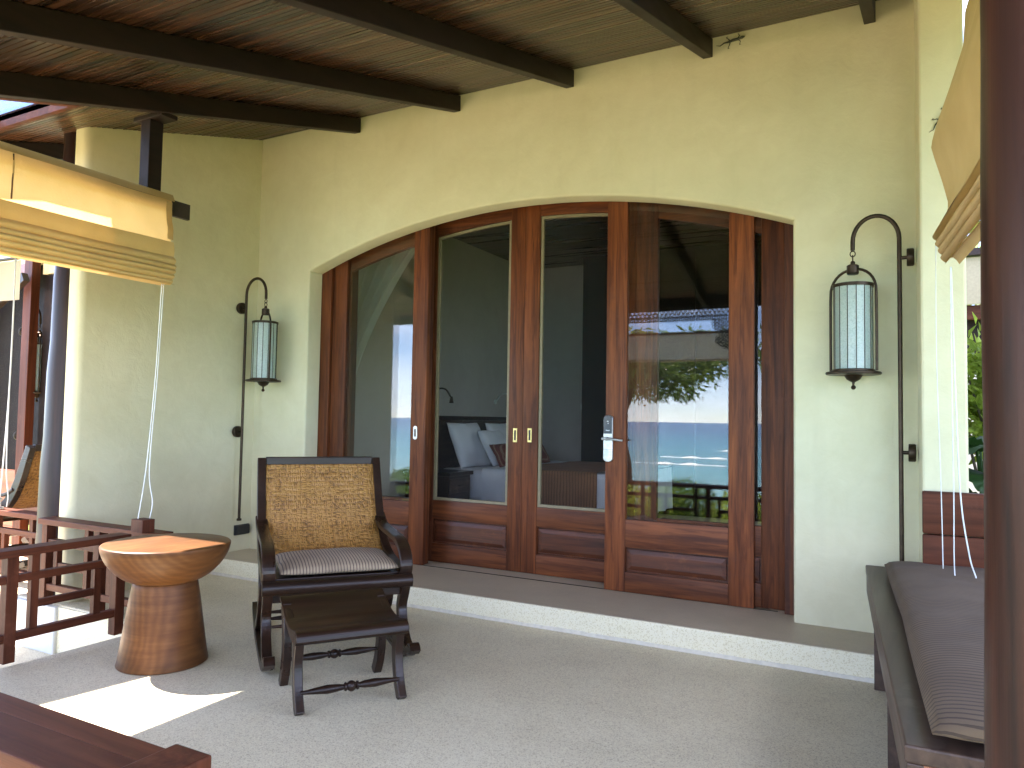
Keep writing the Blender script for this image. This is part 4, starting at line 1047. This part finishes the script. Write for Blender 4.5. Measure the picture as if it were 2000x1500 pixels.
l3 = copy_tree(l1); l3.location = (-7.02, -.745, -.10); l3.rotation_euler = (0, 0, R(180)); l3['label'] = 'added lantern behind the mesh, standing for a mirrored one, left of the black log post'  # extra copy placed behind the mesh to stand for a lantern's reflection
# black socket
sk_ = empty('wall_socket', (-4.95, -.10, .31), 0, 'black weatherproof wall socket under the corner lantern', 'socket')
MB().box(0.0005, .018, -.075, .075, -.042, .042, .004).build('back_box', M['black_iron'], sk_)
MB().box(.0185, .034, -.068, .068, -.036, .038, .006).build('cover_flap', M['black_iron'], sk_)

# geckos
def gecko(name, loc, rot, label, sc=1.0):
    pts = [(-.115, .006, .006), (-.09, -.006, .007), (-.06, .004, .008), (-.03, .0, .009), (0, .002, .010), (.03, -.002, .010), (.048, -.001, .009), (.062, 0, .010), (.078, .001, .008)]
    mb = MB(); mb.tube(pts, [.0015, .003, .0045, .0065, .010, .009, .0065, .0095, .003], 8)
    for sx_, sy_ in ((-.022, 1), (-.022, -1), (.034, 1), (.034, -1)):
        mb.tube([(sx_, sy_*.006, .007), (sx_+(.012 if sx_ > 0 else -.006), sy_*.022, .007), (sx_+(.004 if sx_ > 0 else -.018), sy_*.034, .003)], [.0035, .0028, .002], 6)
        for t in (-1, 0, 1):
            bx_ = sx_+(.004 if sx_ > 0 else -.018); mb.tube([(bx_, sy_*.034, .003), (bx_+.006*t+.003, sy_*.043, .002)], .0013, 5)
    o = mb.build(name, M['gecko'], smooth=180); o.location = loc; o.rotation_euler = rot; o.scale = (sc,)*3
    return tag(o, label, 'gecko', 'geckos on the plaster')
gecko('gecko', (-.93, -.001, 3.625), (R(90), R(-8), 0), 'small dark gecko on the wall just below the ceiling slats', .9)
gecko('gecko', (.168, -.3005, 2.835), (R(90), R(-52), 0), 'thin gecko on the pier, half hidden behind the tan blind', .8)

# ================================================================== BEDROOM
bd = empty('bed', (-3.75, 3.45, .13), 0, 'wide bed with white linen and a dark wooden headboard, seen through the screen doors', 'bed'); off = Vector(bd.location)
hbx = -4.84
for (y0, y1) in ((2.52, 2.60), (4.38, 4.46)): MB().box(hbx, hbx+.08, y0, y1, .131, 1.25, .006).build('headboard_post', M['ebony'], bd, off=off)
MB().box(hbx-.004, hbx+.09, 2.50, 4.48, 1.2505, 1.30, .008).build('headboard_cap', M['ebony'], bd, off=off)
MB().box(hbx+.01, hbx+.05, 2.601, 4.379, .40, 1.25, .004).build('headboard', M['bench_wood'], bd, off=off)
MB().box(-4.74, -2.62, 2.60, 4.40, .20, .36, .02).build('bed_frame', M['ebony'], bd, off=off)
MB().box(-4.74, -2.60, 2.56, 4.42, .361, .70, .06).build('mattress', M['linen'], bd, off=off, smooth=60)
def duvet(x0, x1, mat, name, lift, drop, yext=.03):
    def P(u, v):
        x = x0+(x1-x0)*u; s_ = v*(1.90+2*drop)
        y0_, y1_ = 2.56-yext, 4.42+yext
        if s_ < drop: y, z = y0_-.015-.02*math.sin(x*17)*(1-s_/drop), .70+lift-(drop-s_)
        elif s_ > drop+1.9: y, z = y1_+.015, .70+lift-(s_-drop-1.9)
        else:
            y = y0_+(y1_-y0_)*(s_-drop)/1.9; z = .70+lift+.012*mnoise.noise((x*3, y*3, lift*50))
        return Vector((x, y, z))-off
    mb = MB(); mb.grid(P, 30, 60); return mb.build(name, mat, bd, smooth=180)
duvet(-4.15, -2.57, M['linen'], 'duvet', .03, .40)
duvet(-3.80, -2.78, M['throw'], 'throw', .048, .42, .05)
mb = MB(); mb.grid(lambda u, v: Vector((-2.565+.02*math.sin(v*40)*(1-u), 2.53+1.92*v, .72-.5*(1-u)))-off, 12, 40); mb.build('duvet_end', M['linen'], bd, smooth=180)
def bed_pillow(x, y, z, w_, h_, tilt, rz, mat, label, name='pillow', th_=.20, seed=1):
    o = pillow(name, mat, None, w_, h_, th_, 26, 26, 2.6, .012, seed)
    o.location = (x, y, z); o.rotation_euler = (0, 0, 0)
    o.matrix_world = Matrix.Translation((x, y, z)) @ Matrix.Rotation(R(90+rz), 4, 'Z') @ Matrix.Rotation(R(tilt), 4, 'X')
    return tag(o, label, 'pillow', 'pillows on the bed')
bed_pillow(-4.60, 2.98, .96, .68, .56, 68, 0, M['linen'], 'large white pillow nearest the nightstand, against the headboard', seed=1)
bed_pillow(-4.60, 3.86, .96, .68, .56, 68, 0, M['linen'], 'white pillow at the far side of the bed, partly behind the door stile', seed=2)
bed_pillow(-4.36, 3.22, .92, .60, .48, 62, 4, M['linen'], 'smaller white pillow leaning in front, beside the red cushion', seed=5)
bed_pillow(-4.12, 3.42, .85, 1.35, .30, 60, 0, M['red_cloth'], 'long dark red dotted cushion in front of the white pillows', 'cushion', .15, 7)
ns = empty('nightstand', (-4.5, 2.2, .13), 0, 'dark nightstand with a drawer beside the bed', 'nightstand'); off = Vector(ns.location)
MB().box(-4.82, -4.22, 1.98, 2.46, .66, .70, .006).build('top', M['ebony'], ns, off=off)
MB().box(-4.80, -4.25, 2.0, 2.44, .18, .659, .004).build('cabinet', M['ebony'], ns, off=off)
MB().box(-4.249, -4.235, 2.02, 2.42, .48, .63, .004).build('drawer', M['bench_wood'], ns, off=off)
mb = MB(); mb.tube([(-4.234, 2.17, .555), (-4.215, 2.18, .555), (-4.215, 2.26, .555), (-4.234, 2.27, .555)], .006, 8); mb.build('handle', M['bronze'], ns, off=off)
for x in (-4.78, -4.28):
    for y in (2.02, 2.42): MB().box(x-.02, x+.02, y-.02, y+.02, .131, .1795).build('leg', M['ebony'], ns, off=off)
def reading_lamp(y, z, label, mat):
    rl = empty('reading_lamp', (-4.85, y, z), 0, label, 'lamp', 'reading lamps over the headboard')
    mb = MB(); mb.lathe([(.03, .001), (.03, .02), (.01, .022)], 16, Matrix.Rotation(R(90), 4, 'Y')); mb.build('base', M[mat], rl)
    mb = MB(); mb.tube(catmull([(.02, 0, 0), (.10, .0, .10), (.20, .02, .10), (.27, .04, .0)], 6), .010, 10); mb.build('arm', M[mat], rl, smooth=60)
    mb = MB(); mb.lathe([(.012, .02), (.018, 0), (.026, -.055), (.022, -.056)], 16, Matrix.Translation((.27, .04, .0))); mb.build('head', M[mat], rl, smooth=60)
reading_lamp(2.50, 1.50, 'dark bent reading lamp on the bedroom wall above the nightstand', 'bronze')
reading_lamp(4.02, 1.50, 'pale bent reading lamp on the bedroom wall above the far pillow', 'white_paint')
sw = MB().box(-4.02, -3.88, 4.985, 4.9995, 1.42, 1.50, .003).build('switch_plate', M['white_paint']); tag(sw, 'pale switch plate on the dark far bedroom wall', 'switch')
wr = empty('wardrobe', (-1.9, 4.7, .13), 0, 'tall dark wardrobe added along the far bedroom wall to darken the room behind the glass', 'wardrobe'); off = Vector(wr.location)
MB().box(-3.78, -.02, 4.45, 4.98, .131, 3.44, .004).build('cabinet', M['rafter'], wr, off=off)  # added so the room stays black behind the reflecting pane
for k in range(5):
    d_ = MB().box(-3.76+k*.745, -3.76+k*.745+.735, 4.425, 4.449, .16, 3.40, .003).build('door', M['rafter'], wr, off=off)
    MB().box(-3.76+k*.745+(.69 if k % 2 == 0 else .03), -3.76+k*.745+(.705 if k % 2 == 0 else .045), 4.40, 4.4245, 1.0, 1.25, .003).build('handle', M['bronze'], d_, off=off)
# curtain gathered to the side of the left door
cu = empty('curtain', (-4.3, .75, 2.9), 0, 'sheer pale curtain swept aside behind the door with the oval flush pull', 'curtain'); off = Vector(cu.location)
mb = MB(); mb.grid(lambda u, v: Vector((-4.78+(.10+1.05*(1-v)**1.6)*u+.10*v*v, .72+.035*math.sin(u*44+v*3)+.05*v, 2.95-v*1.75))-off, 90, 30); mb.build('drape', M['sheer'], cu, smooth=180)
mb = MB(); mb.grid(lambda u, v: Vector((-4.70+.14*u, .76+.03*math.sin(u*30), 1.2-v*1.05))-off, 40, 12); mb.build('drape', M['sheer'], cu, smooth=180)
mb = MB(); mb.tube([(-4.84, .74, 2.97), (-.2, .74, 2.97)], .014, 8); mb.build('curtain_rod', M['bronze'], cu, off=off)

# ================================================================== NEIGHBOURING BAY (left edge)
nb_ = empty('neighbour_door', (-7.2, -.85, 0), 0, 'door with reddish frame and dark mesh in place of its glass, left of the black log post', 'door'); off = Vector(nb_.location)
for xa, xb in ((-6.82, -6.69), (-7.75, -7.63), (-8.7, -8.6)):
    MB().box(xa, xb, -.90, -.82, .002, 3.0, .004).build('stile', M['rail_z'], nb_, off=off)
for za, zb_ in ((.002, .16), (.60, .70), (2.55, 2.70)):
    MB().box(-7.629, -6.821, -.895, -.825, za, zb_, .003).build('rail', M['orange_wood'], nb_, off=off)
MB().box(-7.628, -6.822, -.875, -.845, .161, .599).build('panel', M['orange_wood'], nb_, off=off)
MB().box(-7.628, -6.822, -.862, -.8605, .701, 2.549).build('insect_screen', M['screen'], nb_, off=off)  # dark mesh replaces the door glass so it does not mirror bright sky
nw = MB(); nw.box(-6.688, -5.11, -.80, -.72, 2.6, 3.4); nw.box(-9.2, -6.689, -.80, -.72, 2.72, 3.4); tag(nw.build('neighbour_wall', M['wall']), kind='structure')
nr = MB(); nr.box(-9.2, -5.1, -.10, -.02, .0, 3.6); nr.box(-9.3, -9.2, -.80, -.02, 0, 3.6); nr.box(-9.2, -5.1, -.719, -.02, 3.41, 3.5); tag(nr.build('neighbour_room_wall', M['rafter']), kind='structure')  # walls coloured near black so the room behind the door reads dark
lp = empty('low_wall_panel', (-6.3, -.8, 0), 0, 'low orange wooden panelling behind the far chair', 'panelling'); off = Vector(lp.location)
for k in range(5):
    MB().box(-6.687, -5.13, -.82, -.79, .002+k*.125, .124+k*.125, .006).build('plank', M['orange_wood'], lp, off=off)
tag(MB().box(-6.687, -5.12, -.78, -.74, .64, 2.59).build('dark_gap_panel', M['rafter']), 'near-black panel standing for the dark gap between the neighbouring door and the black log post', 'shutter')  # no real shutter: near-black sheet painted in for the dark gap
db = MB(); db.obox((-7.9, -1.0, 1.9), (-6.7, -.95, 2.55), .06, .09, .004); tag(db.build('roof_brace', M['beam_x']), 'dark diagonal brace under the small beige blind', 'brace')

for o in bpy.data.objects:
    if o.parent is None and o.name in ('neighbour_door', 'neighbour_wall', 'neighbour_room_wall', 'low_wall_panel', 'dark_gap_panel', 'roof_brace') or o is l3: o.location += Vector((-.70, .36, 0))
# ================================================================== PLANTS AND GARDEN
def leaf_quad(bm, p, d, n_, l, w_, bend=.25):
    d = d.normalized(); s_ = d.cross(n_)
    if s_.length < 1e-4: s_ = d.orthogonal()
    s_.normalize(); nn = s_.cross(d)
    a = bm.verts.new(p); b_ = bm.verts.new(p+d*l*.45+s_*w_*.5+nn*l*.04); c_ = bm.verts.new(p+d*l-nn*l*bend); e_ = bm.verts.new(p+d*l*.45-s_*w_*.5+nn*l*.04)
    bm.faces.new((a, b_, c_)); bm.faces.new((a, c_, e_))
def rnd_dir(rg): 
    while True:
        v = Vector((rg.uniform(-1, 1), rg.uniform(-1, 1), rg.uniform(-1, 1)))
        if .1 < v.length < 1: return v.normalized()
def make_shrub(seed, rx, rz, n, mat, ll=.07):
    rg = random.Random(seed)
    root = empty('shrub', (0, 0, 0)); mb = MB(); mbs = MB()
    for k in range(9):
        a = rg.uniform(0, 6.28); e_ = Vector((rx*.7*math.cos(a)*rg.random(), rx*.7*math.sin(a)*rg.random(), rz*rg.uniform(.55, .9)))
        mbs.tube([(rg.uniform(-.05, .05), rg.uniform(-.05, .05), 0), tuple(e_*.5+Vector((0, 0, .05))), tuple(e_)], [.014, .010, .004], 6)
    for k in range(n):
        d = rnd_dir(rg); rr_ = rg.random()**.45
        lump = 1+.28*mnoise.noise(d*2.2+Vector((seed, 0, 0)))
        p = Vector((d.x*rx*rr_*lump, d.y*rx*rr_*lump, rz*.52+d.z*rz*.5*rr_*lump))
        if p.z < .03: continue
        leaf_quad(mb.bm, p, (d+rnd_dir(rg)*.9+Vector((0, 0, .3))), rnd_dir(rg), ll*rg.uniform(.6, 1.3), ll*.45)
    mb.build('foliage', mat, root, recalc=False); mbs.build('stem', M['bark'], root, smooth=60)
    return root
protos = [make_shrub(1, .62, .80, 2600, M['leaf']), make_shrub(2, .70, .72, 2600, M['leaf_y']), make_shrub(3, .55, .86, 2400, M['leaf'])]
hl = ['yellow green shrub in the hedge mirrored in the door glass', 'leafy green shrub in the hedge mirrored in the door glass']
k = 0
for i in range(13):
    pi_ = (0, 1, 2, 1)[i % 4]; src = protos[pi_]
    o = src if not src.get('used') else copy_tree(src)
    src['used'] = 1
    o.location = (-7.6+i*.78+random.uniform(-.12, .12), -5.7-random.uniform(0, .8), -.37); o.rotation_euler = (0, 0, i*1.9); s_ = random.uniform(.82, 1.02); o.scale = (s_, s_, s_*.94)
    tag(o, hl[0] if pi_ == 1 else hl[1], 'shrub', 'yellow green hedge shrubs' if pi_ == 1 else 'green hedge shrubs')
for o in bpy.data.objects:
    if 'used' in o: del o['used']
# tree on the shore side, its low branches mirrored in the glass
def make_tree(loc, label, seed):
    rg = random.Random(seed); root = empty('shade_tree', loc, 0, label, 'tree')
    mbt = MB(); mbt.tube(catmull([(0, 0, -.15), (.08, .05, .8), (-.05, .1, 1.7), (.15, .0, 2.4), (.1, .1, 3.0)], 5), [.21-.006*i for i in range(21)], 12); mbt.build('trunk', M['bark'], root, smooth=60)
    mbl = MB(); mb = MB(); tips = []
    for k in range(26):
        a = k*2.399; z0 = 2.3+.6*rg.random(); ln = rg.uniform(1.5, 3.3)
        st = Vector((.05, .05, z0)); e_ = st+Vector((math.cos(a)*ln, math.sin(a)*ln, rg.uniform(.05, .45))); mid_ = (st+e_)/2+Vector((0, 0, .35))
        mbl.tube(catmull([st, mid_, e_], 4), [.07-.007*i for i in range(9)], 7)
        for q in range(7):
            t = .3+.7*rg.random(); b_ = st.lerp(mid_, t*2) if t < .5 else mid_.lerp(e_, t*2-1); tips.append((b_+rnd_dir(rg)*.35, rg.uniform(.28, .5)))
        tips.append((e_, .6))
    for c_, r_ in tips:
        for q in range(42):
            d = rnd_dir(rg); p = c_+Vector((d.x, d.y, d.z*.55))*r_*rg.random()**.5
            leaf_quad(mb.bm, p, d*.6+Vector((0, 0, -.5))+rnd_dir(rg)*.5, rnd_dir(rg), rg.uniform(.10, .19), .055)
    mbl.build('limb', M['bark'], root, smooth=60); mb.build('crown', M['leaf_pale'], root, recalc=False)
    return root
make_tree((-5.3, -9.8, -.5), 'shade tree with low branches beyond the veranda, mirrored in the door glass', 11)
# slim gap on the right: neighbouring roof, branching shrub, big leaves
nbh = empty('garden_building', (1.5, 8.5, -.3), 0, 'cream eave and dark beam of a building beyond the bench gap', 'building'); off = Vector(nbh.location)
MB().box(.3, 3.4, 8.0, 8.05, 3.05, 3.75, .01).build('fascia', M['cream_shaded'], nbh, off=off)
MB().box(.3, 3.4, 8.06, 8.16, 2.84, 3.05, .01).build('beam', M['rail_x'], nbh, off=off)
MB().box(.3, 3.4, 8.4, 8.6, -.35, 2.9).build('wall', M['rafter'], nbh, off=off)  # near-black wall stands for the building's dark interior
MB().box(.2, 3.6, 7.9, 9.6, 3.76, 3.86).build('roof', M['rafter'], nbh, off=off)
gw = MB().box(.3, 3.2, 5.9, 6.1, -.4, 2.02, .02).build('garden_wall', M['white_paint']); tag(gw, 'white garden wall behind the branching shrub in the bench gap', 'wall')
rg = random.Random(21)
bs = empty('branching_shrub', (.62, 3.5, -.36), 0, 'bare stemmed shrub with yellow green leaves in the gap behind the bench', 'shrub')
mbs = MB(); mb = MB(); ends = []
for k in range(13):
    b0 = Vector((rg.uniform(-.18, .18), rg.uniform(-.15, .15), 0)); pth = [b0]
    for q in range(4): pth.append(pth[-1]+Vector((rg.uniform(-.16, .16), rg.uniform(-.12, .12), rg.uniform(.48, .64))))
    mbs.tube(catmull(pth, 5), [.020-.0006*i for i in range(21)], 7); ends += pth[3:]
    ends.append((pth[3]+pth[4])/2)
mbs.build('stem', M['bark'], bs, smooth=60)
for e_ in ends:
    for q in range(34):
        d = rnd_dir(rg); p = e_+d*.24*rg.random()
        leaf_quad(mb.bm, p, d+Vector((0, 0, .3)), rnd_dir(rg), rg.uniform(.08, .15), .065)
mb.build('foliage', M['leaf_y'], bs, recalc=False)
bp_ = empty('big_leaf_plant', (.52, 1.7, -.36), 0, 'dark green plant with broad veined leaves right behind the bench planks', 'plant')
for k in range(16):
    a = k*2.4; ln = rg.uniform(.42, .60); z0 = rg.uniform(.75, 1.55); ox_ = Vector((math.cos(a)*.10, math.sin(a)*.10, z0))
    d = Vector((math.cos(a), math.sin(a), .35)).normalized(); s_ = d.cross(Vector((0, 0, 1))).normalized(); nn = s_.cross(d)
    mb = MB()
    def PL(u, v, ox_=ox_, d=d, s_=s_, nn=nn, ln=ln):
        wd = ln*.42*math.sin(math.pi*min(.98, .06+u*.94))**.7*(1-.35*u); x = (v-.5)*2
        return ox_+d*ln*u+s_*wd*x+nn*(abs(x)*wd*.35-u*u*ln*.55+.010*math.cos(u*48-abs(x)*9))
    mb.grid(PL, 26, 10); mb.build('leaf', M['leaf_big'], bp_, smooth=180, recalc=False)
    mb = MB(); mb.tube([(0, 0, 0), tuple(ox_*.6+Vector((0, 0, .1))), tuple(ox_)], .010, 6); mb.build('stalk', M['leaf_big'], bp_, smooth=60)
# background greenery behind: low mass of trees far off
rg = random.Random(5); mb = MB()
for k in range(24):
    cx_ = rg.uniform(.8, 9); cy_ = rg.uniform(10.5, 16); h_ = rg.uniform(3, 6.5)
    for q in range(330):
        d = rnd_dir(rg); p = Vector((cx_, cy_, h_*.6))+Vector((d.x*1.3, d.y*1.3, d.z*h_*.5))*rg.random()**.4
        leaf_quad(mb.bm, p, d+rnd_dir(rg), rnd_dir(rg), rg.uniform(.25, .45), .18)
for k in range(16):  # nearer mass, out of view, added to block sky light on the pier
    cx_ = rg.uniform(2.4, 5); cy_ = rg.uniform(-1.5, 7); h_ = rg.uniform(2.6, 4.2)
    for q in range(300):
        d = rnd_dir(rg); p = Vector((cx_, cy_, h_*.45))+Vector((d.x*.9, d.y*.9, d.z*h_*.55))*rg.random()**.4
        leaf_quad(mb.bm, p, d+rnd_dir(rg), rnd_dir(rg), rg.uniform(.2, .35), .15)
tag(mb.build('greenery_and_sky_block', M['leaf'], recalc=False), kind='stuff')
